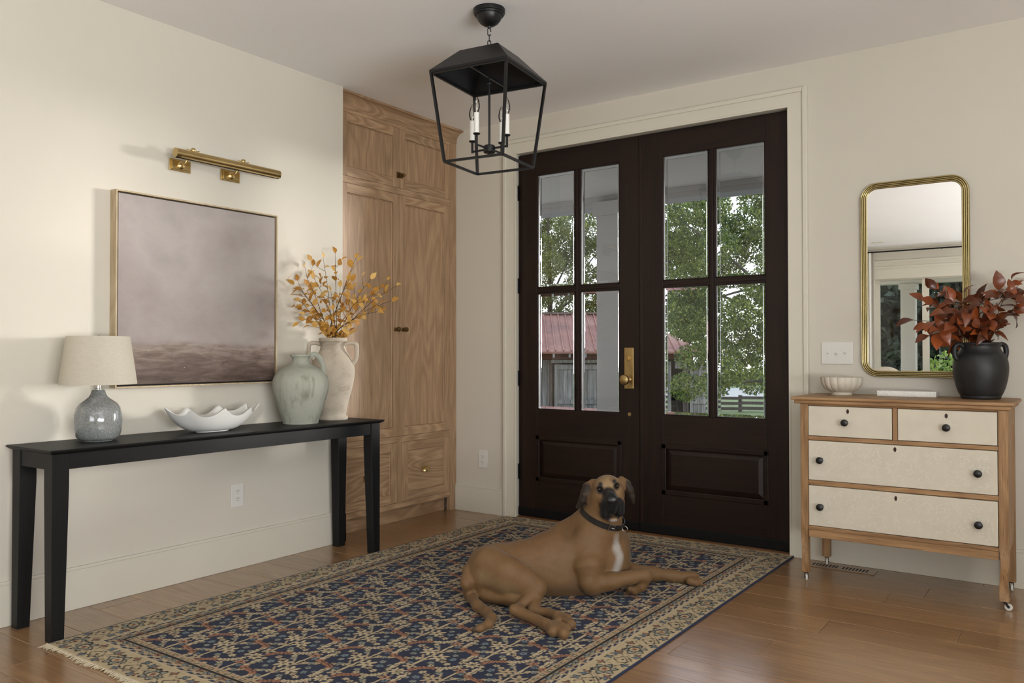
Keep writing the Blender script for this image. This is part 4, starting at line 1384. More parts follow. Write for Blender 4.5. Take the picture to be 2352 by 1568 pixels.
tips = [(770, 580, .0), (742, 590, -.05), (692, 612, .0), (722, 640, -.12), (818, 592, .05), (664, 645, -.02), (660, 690, .0), (700, 722, -.14), (912, 655, .0), (900, 690, -.10),
        (868, 715, -.15), (852, 640, .06), (800, 645, -.12), (760, 668, -.16), (835, 680, -.05), (690, 665, -.10), (875, 660, .05)]
for i, (px, py, dp) in enumerate(tips):
    tip = at_px(px, py, vm, dp)
    a = 2.4 * i
    mouth = vm + Vector((.028 * math.cos(a), .028 * math.sin(a), .0))
    root = vm + Vector((-.02 * math.cos(a), -.02 * math.sin(a), -.22))
    branch(bq1, mouth, root, tip, (0, 0, .035), 17, 4, YL_, M_yel, rg, .26, .085, .0024, xmin=.012)
rg = random.Random(9)
vm2 = Vector((VX, VY, DZ + .262))
bq2 = thing('leaf_bouquet', vm2, 'bunch of stems with large russet leaves in the black vase', 'branches')
tips = [(2098, 735, .0), (2120, 690, .06), (2150, 660, -.02), (2170, 720, -.10), (2190, 690, .03), (2215, 700, -.12), (2250, 690, .0), (2290, 660, -.05), (2320, 665, -.10), (2345, 650, .0), (2375, 680, -.06), (2275, 705, -.13), (2130, 770, -.06), (2340, 710, -.12)]
for i, (px, py, dp) in enumerate(tips):
    tip = at_px(px, py, vm2, dp)
    a = 2.4 * i
    mouth = vm2 + Vector((.036 * math.cos(a), .036 * math.sin(a), 0))
    root = vm2 + Vector((-.02 * math.cos(a), -.02 * math.sin(a), -.18))
    branch(bq2, mouth, root, tip, (0, -.01, .03), 12, 2, RL_, M_red, rg, .30, .075, .0028, ymax=-.03, lscale=.95)
# ------------------------------------------------------------------ rug
RX0, RX1, RY0, RY1, RZ = .379, 2.334, -3.072, -.022, .009
def build_rug():
    st = .004
    nx, ny = int((RX1 - RX0) / st) + 1, int((RY1 - RY0) / st) + 1
    xs = np.linspace(RX0, RX1, nx); ys = np.linspace(RY0, RY1, ny)
    X, Y = np.meshgrid(xs, ys)
    rs = np.random.RandomState(4)
    C = lambda r, g, b: np.array(sr(r, g, b), np.float32)
    navy, navy2, cream, tan, rust, grey, dark, blue = C(36, 41, 62), C(48, 54, 76), C(192, 175, 144), C(176, 156, 125), C(156, 110, 86), C(142, 146, 136), C(28, 28, 33), C(112, 126, 136)
    img = np.empty((ny, nx, 3), np.float32)
    def smooth_noise(k):
        a = rs.rand(ny // k + 3, nx // k + 3).astype(np.float32)
        yi, xi = np.arange(ny) / k, np.arange(nx) / k
        y0, x0 = yi.astype(int), xi.astype(int); fy, fx = (yi - y0)[:, None], (xi - x0)[None]
        return (a[y0][:, x0] * (1 - fy) * (1 - fx) + a[y0 + 1][:, x0] * fy * (1 - fx) + a[y0][:, x0 + 1] * (1 - fy) * fx + a[y0 + 1][:, x0 + 1] * fy * fx)
    wob = smooth_noise(5) - .5
    wob2 = smooth_noise(5) - .5
    img[:] = navy + (navy2 - navy) * (smooth_noise(14)[..., None] * .9)
    def put(mask, col): img[mask] = col
    XW, YW = X + wob * .005, Y + wob2 * .005
    PX, PY = .177, .197
    U, V = (XW - 1.681) / PX, (YW + 2.491) / PY
    # nearest lattice node of each parity
    def nearest(par):
        best = None
        iu, iv = np.floor(U), np.floor(V)
        for a in (0, 1):
            for b in (0, 1):
                i, j = iu + a, iv + b
                ok = (np.mod(i + j, 2) == par)
                dx, dy = (U - i) * PX, (V - j) * PY
                d = np.where(ok, dx * dx + dy * dy, 9)
                if best is None: best = [d, dx, dy, i, j]
                else:
                    m = d < best[0]
                    best = [np.where(m, q, p) for p, q in zip(best, [d, dx, dy, i, j])]
        return best
    d0, rxn, ryn, ri, rj = nearest(0)
    d1_, dx, dy, di, dj = nearest(1)
    # small filler flowers
    for fx, fy, r_, c_ in ((.045, .070, .012, grey), (-.045, .070, .012, grey), (.045, -.070, .012, grey), (-.045, -.070, .012, grey), (.090, .0, .013, blue), (-.090, .0, .013, blue),
                           (.072, .036, .011, grey), (-.072, .036, .011, tan), (.072, -.036, .011, tan), (-.072, -.036, .011, grey), (.118, .022, .010, grey), (-.118, -.022, .010, grey), (.022, .108, .010, blue), (-.022, -.108, .010, blue), (.062, .085, .012, tan), (-.062, -.085, .012, tan), (-.062, .088, .011, cream), (.062, -.088, .011, cream), (.025, .062, .011, cream), (-.025, -.062, .011, cream), (.100, -.045, .012, cream), (-.100, .045, .012, cream), (.135, -.005, .011, cream), (-.135, .005, .011, cream)):
        q = np.hypot((dx - fx), (dy - fy))
        th = np.arctan2(dy - fy, dx - fx)
        rr = r_ * (1 + .22 * np.cos(5 * th))
        put(q < rr + .003, dark * 1.6); put(q < rr, c_); put(q < .0035, dark)
    # stem with two stars and end blossoms
    put((np.abs(dx) < .0085) & (np.abs(dy) < .128), dark * 1.5)
    put((np.abs(dx) < .0048) & (np.abs(dy) < .130), cream)
    for sx in (-1, 1):
        for sy in (-1, 1):
            # slanting stalks
            q = np.abs((dy - sy * .045) * .6 - sx * (dx - sx * .018) * .8)
            put((q < .004) & (np.abs(dx - sx * .02) < .022) & (np.abs(dy - sy * .045) < .025), tan)
    alt = np.mod(di + 2 * dj, 3)
    for sx, cy0 in ((-1, .014), (1, -.014)):
        qx, qy = dx - sx * .036, dy - cy0
        q, th = np.hypot(qx, qy * .9), np.arctan2(qy, qx)
        rr = .031 * (.80 + .34 * np.cos(6 * th + .4))
        put(q < rr + .0035, dark * 1.5)
        put(q < rr, cream); m = (q < rr) & (alt == 1); put(m, tan)
        put((q < .009) & (np.abs(np.mod(q, .006) - .003) < .0016), dark)
    for sy in (-1, 1):
        qx, qy = dx, dy - sy * .132
        q, th = np.hypot(qx, qy), np.arctan2(qy, qx)
        rr = .023 * (.75 + .35 * np.cos(5 * th + sy))
        put(q < rr + .003, cream); put(q < rr - .001, rust if sy > 0 else tan); put(q < .005, dark)
    # serrated leaf chain on one diagonal, S vine on the other
    L_ = math.hypot(PX, PY)
    for sgn in (1, -1):
        ux, uy = PX / L_, sgn * PY / L_
        for far in (1, -1):
            a = (rxn * ux + ryn * uy) * far
            b = -rxn * uy + ryn * ux
            ins = (a > .034) & (a < L_ / 2 + .004)
            if sgn == 1:
                c0 = .013 * np.sin((a - .03) / .1 * math.pi) * far
                hw = .0105 + .0035 * np.sin(a * 420)
                put(ins & (np.abs(b - c0) < hw + .003), dark * 1.4)
                put(ins & (np.abs(b - c0) < hw), rust if far > 0 else cream)
                put(ins & (np.abs(b - c0) < .0024) & (np.mod(a, .012) < .006), dark)
            else:
                c0 = .020 * np.sin((a) / .066 * math.pi) * far
                hw = .0135 + .003 * np.cos(a * 260)
                put(ins & (np.abs(b - c0) < hw + .003), dark * 1.4)
                put(ins & (np.abs(b - c0) < hw), cream)
                put(ins & (np.abs(b - c0) < hw) & (a > .088), rust)
                put(ins & (np.abs(b - c0 - .004) < .0024) & (np.mod(a, .05) < .03), dark)
    # rosettes
    q, th = np.sqrt(d0), np.arctan2(ryn, rxn)
    rr = .031 * (.84 + .20 * np.cos(8 * th))
    put(q < rr + .0035, dark * 1.4); put(q < rr, cream); put((q > .012) & (q < .0155) & (np.cos(8 * th) < .2), dark); put((q < .008) & (q > .003), dark)
    # ---- borders
    ex, ey = np.minimum(X - RX0, RX1 - X), np.minimum(Y - RY0, RY1 - Y)
    D = np.minimum(ex, ey)
    S = np.where(ex < ey, Y, X)
    Sw = S + wob * .006; Dw = D + wob2 * .004
    def band(a, b): return (D >= a) & (D < b)
    m = band(.198, .236); put(m, tan)
    sq = np.mod(Sw, .044) - .022; c_ = Dw - .219
    o = np.maximum(np.abs(sq), np.abs(c_) * 1.3)
    put(m & (o < .0105), dark); put(m & (o < .0065), cream); put(m & (o < .002), dark)
    put(m & (np.abs(np.abs(sq) - .019) < .003) & (np.abs(c_) < .010) & (np.mod(Sw, .088) < .044), rust)
    put(band(.196, .2005), dark); put(band(.203, .206), dark)
    m = band(.172, .196); put(m, tan * .88)
    k = np.mod(Sw, .13)
    for c0, col in ((.02, grey), (.063, rust), (.105, blue)):
        q = np.hypot((k - c0), (Dw - .184) * 1.25); th = np.arctan2(Dw - .184, k - c0)
        rr = .0125 * (1 + .25 * np.cos(4 * th))
        put(m & (q < rr + .003), dark * 1.3); put(m & (q < rr), col); put(m & (q < .0045), dark if c0 != .105 else cream)
    put(m & (np.abs(Dw - .184 - .006 * np.sin(Sw / .13 * 6.28 * 3)) < .0022), dark)
    put(band(.1680, .172), tan * 1.05 * np.array([1.02, .9, .86], np.float32))
    m = band(.146, .168); put(m, navy2 * .9)
    k = np.mod(Sw, .062) - .031
    q = np.abs((Dw - .157) - .0065 * np.sin(k / .031 * math.pi))
    put(m & (q < .0042) & (np.abs(k) < .024), cream); put(m & (np.abs(k) > .0265), tan); put(m & (np.hypot(k, Dw - .157) < .005), grey)
    put(band(.138, .1395), dark * 1.3); put(band(.1395, .146), cream)
    m = band(.0, .138); put(m, cream * np.array([.92, .90, .86], np.float32))
    P = .235
    k = np.mod(Sw, P) - P / 2
    c_ = Dw - .068
    # big palmette, outlined
    q, th = np.hypot(k + .055, c_ * 1.05), np.arctan2(c_, k + .055)
    rr = .048 * (.86 + .18 * np.cos(6 * th))
    put(m & (np.abs(q - rr) < .0038), dark); put(m & (q < rr - .006) & (q > .026), grey); put(m & (np.abs(q - .024) < .003), dark)
    put(m & (q < .012), rust); put(m & (q < .004), dark)
    # lozenge flower and sprays
    o = np.abs(k - .062) * .95 + np.abs(c_ + .012)
    put(m & (np.abs(o - .036) < .0032), dark); put(m & (o < .008), dark)
    for fx, fy in ((.062, .046), (.0, .046), (-.112, -.04), (-.112, .04), (.015, -.046), (.108, -.044), (.105, .04)):
        q, th = np.hypot(k - fx, c_ - fy), np.arctan2(c_ - fy, k - fx)
        rr = .0155 * (.8 + .3 * np.cos(4 * th + fx * 40))
        put(m & (np.abs(q - rr) < .0028), dark * 1.2); put(m & (q < rr - .003), blue if fx > 0 else rust); put(m & (q < .003), dark)
    put(m & (np.abs(c_ - .034 * np.sin(k / P * 6.28 * 2)) < .0022) & (np.mod(Sw, .011) < .007), dark)
    put(m & (np.abs(c_ + .036 * np.sin(k / P * 6.28 + .6)) < .0022), dark * 1.2)
    put(ex < .007, navy2)
    # wear: soft tone changes and wool speckle
    img *= (1 + (smooth_noise(40) - .5)[..., None] * .16) * (1 + (rs.rand(ny, nx, 1).astype(np.float32) - .5) * .22)
    # mesh: top grid plus a skirt
    Zt = RZ + (smooth_noise(60) - .5) * .0022 + (rs.rand(ny, nx) - .5) * .0006
    co = np.stack([X, Y, Zt], -1).reshape(-1, 3)
    idx = np.arange(nx * ny).reshape(ny, nx)
    quads = np.stack([idx[:-1, :-1], idx[:-1, 1:], idx[1:, 1:], idx[1:, :-1]], -1).reshape(-1, 4)
    rim = np.concatenate([idx[0, :], idx[1:, -1], idx[-1, -2::-1], idx[-2:0:-1, 0]])
    low = co[rim].copy(); low[:, 2] = .0006
    n0 = len(co); nr = len(rim)
    a = np.arange(nr); b = (a + 1) % nr
    skirt = np.stack([rim[b], rim[a], n0 + a, n0 + b], -1)
    quads = np.concatenate([quads, skirt]); co = np.concatenate([co, low])
    me = bpy.data.meshes.new('rug_pile')
    me.vertices.add(len(co)); me.vertices.foreach_set('co', co.astype(np.float32).ravel())
    me.loops.add(quads.size); me.loops.foreach_set('vertex_index', quads.astype(np.int32).ravel())
    me.polygons.add(len(quads)); me.polygons.foreach_set('loop_start', np.arange(0, quads.size, 4, dtype=np.int32))
    me.update(calc_edges=True)
    at = me.color_attributes.new('pattern', 'FLOAT_COLOR', 'POINT')
    cols = np.ones((len(co), 4), np.float32)
    cols[:n0, :3] = np.clip(img.reshape(-1, 3), 0, 1); cols[n0:, :3] = cols[rim, :3] * .7
    at.data.foreach_set('color', cols.ravel())
    for_smooth = np.ones(len(quads), dtype=bool); me.polygons.foreach_set('use_smooth', for_smooth)
    return me
def rug_mat():
    t = NT('woven_wool')
    a = t.node('ShaderNodeVertexColor'); a.layer_name = 'pattern'
    n = t.noise(t.coord(), 420, 3, .6)
    t.set(Base_Color=t.mix(.35, a.outputs[0], t.ramp(n.outputs[0], [(.3, (.62, .62, .62)), (.7, (1, 1, 1))]), 'MULTIPLY'), Roughness=.95)
    t.b.inputs['Specular IOR Level'].default_value = .15
    t.b.inputs['Sheen Weight'].default_value = .05
    t.bump(n.outputs[0], .35, .003)
    return t.m
rug = thing('area_rug', ((RX0 + RX1) / 2, (RY0 + RY1) / 2, 0), 'navy and cream patterned wool rug with fringed ends under the dog', 'rug')
link_mesh('rug_pile', build_rug(), rug_mat(), rug)
def fringe(y0, sgn, ln_, seed):
    rg = random.Random(seed)
    v, f = [], []
    x = RX0
    while x < RX1:
        L_ = ln_ * rg.uniform(.5, 1.15) * (1 + .3 * math.sin(x * 21))
        dxr = rg.uniform(-.010, .010)
        z = .006
        ring = []
        for k, u in enumerate((0, .35, .7, 1)):
            p = Vector((x + dxr * u * u + rg.uniform(-.001, .001), y0 + sgn * (L_ * u) - sgn * .004, z * (1 - u) + .0025 + rg.uniform(0, .003) * u))
            r_ = .0017 * (1 - .35 * u)
            i0 = len(v)
            for a in (90, 210, 330): v.append((p.x + r_ * math.cos(R(a)), p.y, p.z + r_ * math.sin(R(a))))
            if k:
                for q in range(3): f.append((i0 - 3 + q, i0 - 3 + (q + 1) % 3, i0 + (q + 1) % 3, i0 + q))
        x += rg.uniform(.0022, .0042)
    o = pyobj('fringe', v, f, M_fringe, rug, True)
    o['kind'] = 'stuff'
M_fringe = plain('cream_wool_fringe', sr(214, 200, 172), .95, var=.1, scale=60)
fringe(RY0, -1, .026, 1); fringe(RY1, 1, .010, 2)
# ------------------------------------------------------------------ the dog
DB = Vector((1.65, -1.30, 0))
NRM = Vector((-math.sin(R(YAW)), math.cos(R(YAW)), 0))
GZ = RZ + .0005
PPM = FPX / (DB - CAM_LOC).dot(NRM)
def to_local(p):
    q = Vector(p) - DB
    return np.array((q.dot(LAT), q.dot(NRM), q.z))
def to_world(q):
    return DB + LAT * float(q[0]) + NRM * float(q[1]) + Vector((0, 0, float(q[2])))
def Q(px, py, t=None, z=None):
    """local point from a pixel and either its depth behind the dog's middle plane or its height"""
    if z is not None:
        d = ray(px, py); k = (z - CAM_LOC.z) / d.z
        return to_local(CAM_LOC + d * k)
    return to_local(at_px(px, py, DB, t))
VOX = .0043
LO = np.array((-.52, -.82, -.01)); HI = np.array((.66, .28, .62))
dims = np.ceil((HI - LO) / VOX).astype(int)
FIELD = np.full(dims, .08, np.float32)
ax_ = [LO[k] + VOX * np.arange(dims[k]) for k in range(3)]
def sub(lo, hi):
    a = np.clip(np.floor((lo - LO) / VOX).astype(int), 0, dims); b = np.clip(np.ceil((hi - LO) / VOX).astype(int) + 1, 0, dims)
    sl_ = tuple(slice(a[k], b[k]) for k in range(3))
    g = np.meshgrid(*[ax_[k][sl_[k]].astype(np.float32) for k in range(3)], indexing='ij', sparse=True)
    return sl_, g
def smin(a, b, k):
    h = np.maximum(k - np.abs(a - b), 0) / k
    return np.minimum(a, b) - h * h * k * .25
def cone(p0, r0, p1, r1, k=.02, ts=1.0, cut=False):
    """tapered limb; ts>1 flattens it in depth"""
    m = max(r0, r1) + .07
    lo, hi = np.minimum(p0, p1) - m, np.maximum(p0, p1) + m
    sl_, (gx, gy, gz) = sub(lo, hi)
    S_ = np.array((1, ts, 1)); a, b = p0 * S_, p1 * S_
    ba = b - a; L2 = float(ba @ ba) + 1e-9
    px, py, pz = gx - a[0], gy * ts - a[1], gz - a[2]
    h = np.clip((px * ba[0] + py * ba[1] + pz * ba[2]) / L2, 0, 1)
    d = np.sqrt((px - ba[0] * h) ** 2 + (py - ba[1] * h) ** 2 + (pz - ba[2] * h) ** 2) - (r0 + (r1 - r0) * h)
    if cut: FIELD[sl_] = -smin(-FIELD[sl_], d, k)
    else: FIELD[sl_] = smin(FIELD[sl_], d, k)
def ball(p, r, k=.02, rot=None, cut=False):
    """ellipsoid with radii r along the local axes (rows of rot)"""
    r = np.array(r if hasattr(r, '__len__') else (r, r, r), float)
    m = r.max() + .06
    sl_, (gx, gy, gz) = sub(p - m, p + m)
    x, y, z = gx - p[0], gy - p[1], gz - p[2]
    if rot is not None:
        x, y, z = (rot[0][0] * x + rot[0][1] * y + rot[0][2] * z, rot[1][0] * x + rot[1][1] * y + rot[1][2] * z, rot[2][0] * x + rot[2][1] * y + rot[2][2] * z)
    k0 = np.sqrt((x / r[0]) ** 2 + (y / r[1]) ** 2 + (z / r[2]) ** 2)
    k1 = np.sqrt((x / r[0] ** 2) ** 2 + (y / r[1] ** 2) ** 2 + (z / r[2] ** 2) ** 2) + 1e-6
    d = k0 * (k0 - 1) / k1
    if cut: FIELD[sl_] = -smin(-FIELD[sl_], d, k)
    else: FIELD[sl_] = smin(FIELD[sl_], d, k)
px_ = lambda r: r / PPM
def chain(lst, k=.02, ts=1.0):
    for (p0, r0), (p1, r1) in zip(lst, lst[1:]): cone(p0, px_(r0), p1, px_(r1), k, ts)

# trunk: pelvis, loin, ribs, chest
chain([(Q(1138, 1312, t=-.16), 54), (Q(1205, 1302, t=-.085), 56), (Q(1275, 1293, t=-.03), 71), (Q(1345, 1282, t=.01), 78), (Q(1372, 1274, t=.015), 68)], .05, 1.42)
cone(Q(1118, 1290, t=-.155), px_(36), Q(1150, 1288, t=-.14), px_(38), .03, 1.0)        # croup
cone(Q(1230, 1325, t=-.07), px_(40), Q(1345, 1330, t=-.04), px_(40), .04, 1.0)         # belly on the rug
ball(Q(1395, 1272, t=-.005), (px_(42), .085, px_(66)), .05)                             # breast
ball(Q(1415, 1290, t=-.005), (px_(22), .050, px_(48)), .03)                             # breastbone
cone(Q(1300, 1222, t=.01), px_(26), Q(1345, 1205, t=.01), px_(34), .05, 1.1)            # withers
# shoulders
ball(Q(1350, 1276, t=-.085), (px_(44), .046, px_(62)), .018)
ball(Q(1420, 1262, t=.075), (px_(24), .050, px_(56)), .03)
cone(Q(1425, 1245, t=.06), px_(20), Q(1428, 1300, t=.075), px_(18), .03)
# neck
chain([(Q(1352, 1245, t=.0), 56), (Q(1376, 1200, t=-.02), 44), (Q(1388, 1162, t=-.045), 37)], .05, 1.05)
cone(Q(1398, 1215, t=-.05), px_(26), Q(1402, 1180, t=-.07), px_(24), .03)
# head
TILT = math.radians(10)
ct, st_ = math.cos(TILT), math.sin(TILT)
rotH = np.array(((ct, 0, st_), (0, 1, 0), (-st_, 0, ct)))
ball(Q(1396, 1128, t=-.060), (px_(36.5), .082, px_(37)), .02, rotH)                     # skull
ball(Q(1394, 1146, t=-.075), (px_(35), .070, px_(34)), .03, rotH)                       # cheeks
cone(Q(1376, 1165, t=-.06), px_(20), Q(1385, 1180, t=-.075), px_(20), .03)              # jowl folds
cone(Q(1380, 1112, t=-.112), px_(9), Q(1372, 1118, t=-.112), px_(7), .016)              # brows
cone(Q(1412, 1105, t=-.112), px_(9), Q(1421, 1109, t=-.112), px_(7), .016)
# muzzle: bridge, upper lip, hanging flews, chin
cone(Q(1396, 1130, t=-.105), px_(12), Q(1404, 1142, t=-.188), px_(11), .014)
cone(Q(1398, 1147, t=-.100), px_(20), Q(1405, 1154, t=-.186), px_(14.5), .016)
cone(Q(1392, 1157, t=-.166), px_(11.5), Q(1390.5, 1182, t=-.158), px_(9), .010)
cone(Q(1421, 1153, t=-.166), px_(10.5), Q(1424, 1178, t=-.158), px_(8.5), .010)
cone(Q(1389, 1158, t=-.115), px_(14), Q(1388, 1181, t=-.138), px_(9.5), .010)
cone(Q(1424, 1152, t=-.115), px_(11), Q(1426.5, 1174, t=-.138), px_(8.5), .010)
cone(Q(1406, 1163, t=-.184), px_(10), Q(1407.5, 1174, t=-.176), px_(7.5), .008)
ball(Q(1408, 1190, t=-.140), (px_(14), .040, px_(8)), .008, rotH)                       # chin
ball(Q(1406.5, 1148, t=-.203), (px_(13.2), .020, px_(9.5)), .006, rotH)                 # nose
for q in ((1401.5, 1151), (1413, 1149)):
    ball(Q(*q, t=-.224), (px_(3.0), .010, px_(2.2)), .004, cut=True)
cone(Q(1407, 1158, t=-.212), px_(1.0), Q(1407.5, 1176, t=-.196), px_(1.2), .005, cut=True)
for q in ((1377, 1124), (1418, 1116)):
    ball(Q(*q, t=-.132), (px_(6.5), .016, px_(4.4)), .008, rotH, cut=True)
# fold lines down the cheek and throat
for pts in (((1381, 1148), (1377, 1166), (1384, 1184)), ((1371, 1156), (1370, 1172), (1380, 1192))):
    for p0, p1 in zip(pts, pts[1:]):
        cone(Q(*p0, t=-.128), px_(1.2), Q(*p1, t=-.128), px_(1.2), .012, cut=True)
# ears
chain([(Q(1362, 1108, t=-.035), 9), (Q(1349, 1119, t=-.045), 10.5), (Q(1344, 1134, t=-.055), 10), (Q(1338, 1148, t=-.055), 8), (Q(1327, 1164, t=-.05), 5)], .010)
cone(Q(1352, 1125, t=-.05), px_(9), Q(1349, 1150, t=-.055), px_(7), .010)
chain([(Q(1427, 1101, t=-.035), 8), (Q(1439, 1111, t=-.045), 9), (Q(1446, 1125, t=-.055), 8.5), (Q(1451, 1140, t=-.055), 6.5), (Q(1454, 1153, t=-.05), 4.2)], .010)
# near foreleg, wrist folded back under
chain([(Q(1350, 1300, t=-.100), 38), (Q(1354, 1335, t=-.118), 25), (Q(1360, 1348, t=-.122), 18)], .016)
chain([(Q(1366, 1338, t=-.120), 20), (Q(1405, 1334, t=-.118), 18.5), (Q(1448, 1326, t=-.108), 15), (Q(1478, 1320, t=-.100), 13.5)], .014)
cone(Q(1358, 1352, t=-.122), px_(12), Q(1395, 1346, t=-.118), px_(11), .012)
ball(Q(1482, 1321, t=-.100), px_(15.5), .012)
chain([(Q(1484, 1328, t=-.098), 12), (Q(1474, 1345, t=-.090), 11), (Q(1458, 1354, t=-.078), 11.5)], .012)
for q in ((1446, 1351, -.095), (1443, 1356, -.075), (1447, 1358, -.055)):
    cone(Q(1458, 1355, t=-.075), px_(8), Q(q[0], q[1], t=q[2]), px_(7), .005)
# far foreleg stretched forward
chain([(Q(1425, 1300, t=.085), 24), (Q(1450, 1313, t=.100), 19), (Q(1500, 1317, t=.120), 16), (Q(1545, 1322, t=.125), 12.5), (Q(1566, 1325, t=.118), 12.5)], .02)
chain([(Q(1562, 1325, z=GZ + .027), 12.5), (Q(1590, 1325, z=GZ + .028), 14)], .012)
for a, b in (((1594, 1320), (1618, 1325)), ((1596, 1326), (1622, 1331)), ((1592, 1332), (1612, 1338)), ((1584, 1334), (1600, 1339))):
    cone(Q(*a, z=GZ + .024), px_(9), Q(*b, z=GZ + .015), px_(7.8), .0045)
# far hind thigh lies flat beneath the near one
chain([(Q(1118, 1366, z=GZ + .045) + np.array((0, .03, 0)), 20), (Q(1178, 1376, z=GZ + .04) + np.array((0, .025, 0)), 18), (Q(1222, 1388, z=GZ + .032), 14)], .02)
# rump
ball(Q(1108, 1314, t=-.165), (px_(33), .085, px_(44)), .03)
# near hind leg
chain([(Q(1124, 1298, t=-.205), 40), (Q(1166, 1318, t=-.250), 38), (Q(1204, 1335, t=-.280), 30), (Q(1230, 1348, t=-.292), 21)], .014, 1.3)
cone(Q(1102, 1318, t=-.205), px_(24), Q(1160, 1340, t=-.255), px_(22), .02, 1.2)
ball(Q(1235, 1350, t=-.292), px_(19), .014)
hk = Q(1181, 1400, z=GZ + .046)
chain([(Q(1231, 1356, t=-.296), 18), (Q(1214, 1376, t=-.325), 13.5), (Q(1193, 1394, t=-.350), 10)], .012)
cone(Q(1193, 1394, t=-.350), px_(10), hk, px_(9.5), .01)
chain([(hk, 11), (Q(1200, 1408, z=GZ + .036), 10.5), (Q(1235, 1424, z=GZ + .026), 10), (Q(1258, 1435, z=GZ + .026), 12)], .010)
for a, b, r in (((1260, 1436), (1270, 1449), 11.5), ((1268, 1438), (1295, 1454), 11.5), ((1274, 1434), (1302, 1443), 9)):
    cone(Q(*a, z=GZ + .024), px_(10), Q(*b, z=GZ + .022), px_(r), .0045)
# far hind leg
cone(Q(1232, 1372, z=GZ + .05), px_(13), Q(1226, 1396, z=GZ + .03), px_(12), .012)
chain([(Q(1222, 1402, z=GZ + .024), 10), (Q(1258, 1407, z=GZ + .024), 9.5), (Q(1280, 1414, z=GZ + .028), 11)], .010)
for a, b, r in (((1278, 1416), (1282, 1426), 10), ((1286, 1414), (1303, 1420), 10), ((1286, 1418), (1311, 1434), 11)):
    cone(Q(*a, z=GZ + .024), px_(9), Q(*b, z=GZ + .022), px_(r), .0045)
# tail
chain([(Q(1094, 1292, t=-.175), 15), (Q(1077, 1312, t=-.19), 13), (Q(1071, 1338, t=-.23), 12), (Q(1078, 1366, z=GZ + .032), 11.5), (Q(1097, 1391, z=GZ + .024), 11), (Q(1118, 1406, z=GZ + .021), 10.5),
       (Q(1129, 1419, z=GZ + .019), 10), (Q(1122, 1433, z=GZ + .016), 8.5), (Q(1104, 1442, z=GZ + .013), 6.5), (Q(1087, 1447, z=GZ + .010), 4.5)], .018)
# the rug presses everything flat
FIELD = np.maximum(FIELD, (GZ + .0005 - ax_[2]).astype(np.float32)[None, None, :])
def surface(F):
    """surface nets"""
    s = F < 0
    n = np.array(F.shape) - 1
    cs = np.zeros(tuple(n), np.int8)
    off = [(a, b, c_) for a in (0, 1) for b in (0, 1) for c_ in (0, 1)]
    for a, b, c_ in off: cs += s[a:a + n[0], b:b + n[1], c_:c_ + n[2]]
    act = (cs > 0) & (cs < 8)
    ii = np.argwhere(act)
    vid = np.full(tuple(n), -1, np.int64); vid[tuple(ii.T)] = np.arange(len(ii))
    val = {o: F[ii[:, 0] + o[0], ii[:, 1] + o[1], ii[:, 2] + o[2]] for o in off}
    acc = np.zeros((len(ii), 3)); cnt = np.zeros(len(ii))
    for a in range(8):
        for b in range(a + 1, 8):
            oa, ob = off[a], off[b]
            if sum(abs(x - y) for x, y in zip(oa, ob)) != 1: continue
            va, vb = val[oa], val[ob]
            m = (va < 0) != (vb < 0)
            t = np.where(m, va / np.where(va == vb, 1, va - vb), 0)
            p = np.array(oa)[None] + (np.array(ob) - np.array(oa))[None] * t[:, None]
            acc[m] += p[m]; cnt[m] += 1
    P = LO + VOX * (ii + acc / cnt[:, None])
    quads = []
    for ax in range(3):
        o1, o2 = [(1, 2), (2, 0), (0, 1)][ax]
        a = [slice(None)] * 3; b = [slice(None)] * 3
        a[ax] = slice(0, -1); b[ax] = slice(1, None)
        sa, sb = s[tuple(a)], s[tuple(b)]
        e = np.argwhere(sa != sb)
        e = e[(e[:, o1] > 0) & (e[:, o2] > 0) & (e[:, o1] < n[o1]) & (e[:, o2] < n[o2])]
        flip = sa[tuple(e.T)]
        def cell(d1, d2):
            q = e.copy(); q[:, o1] -= d1; q[:, o2] -= d2
            return vid[tuple(q.T)]
        q = np.stack([cell(1, 1), cell(0, 1), cell(0, 0), cell(1, 0)], -1)
        q[~flip] = q[~flip][:, ::-1]
        quads.append(q)
    q = np.concatenate(quads)
    return P, q[(q >= 0).all(1)]
dv, dq = surface(FIELD)
# two rounds of light smoothing
for it in range(2):
    acc = np.zeros_like(dv); cnt = np.zeros(len(dv))
    for a, b in ((0, 1), (1, 2), (2, 3), (3, 0)):
        np.add.at(acc, dq[:, a], dv[dq[:, b]]); np.add.at(acc, dq[:, b], dv[dq[:, a]])
        np.add.at(cnt, dq[:, a], 1); np.add.at(cnt, dq[:, b], 1)
    dv = dv + .5 * (acc / np.maximum(cnt, 1)[:, None] - dv)
dv[:, 2] = np.maximum(dv[:, 2], GZ)
# coat: fawn with black mask, dark ears, white breast
C = lambda r, g, b: np.array(sr(r, g, b))
fawn, gold, pale, black, brown, white, greyb, pink = C(176, 134, 88), C(160, 112, 64), C(196, 166, 122), C(26, 25, 27), C(92, 70, 52), C(214, 206, 198), C(108, 92, 74), C(110, 78, 70)
fawn, gold, pale, white, greyb = fawn * .42, gold * .36, pale * .50, white * .62, greyb * .5
col = np.repeat(fawn[None], len(dv), 0)
def fall(d, r0, r1): return np.clip((r1 - d) / (r1 - r0), 0, 1) ** 1.0
def seg_d(p0, p1):
    ba = p1 - p0; h = np.clip(((dv - p0) @ ba) / (ba @ ba), 0, 1)
    return np.linalg.norm(dv - p0 - h[:, None] * ba, axis=1)
def paint(w_, c_):
    global col
    col = col * (1 - w_[:, None]) + c_ * w_[:, None]
def dist(p): return np.linalg.norm(dv - p, axis=1)
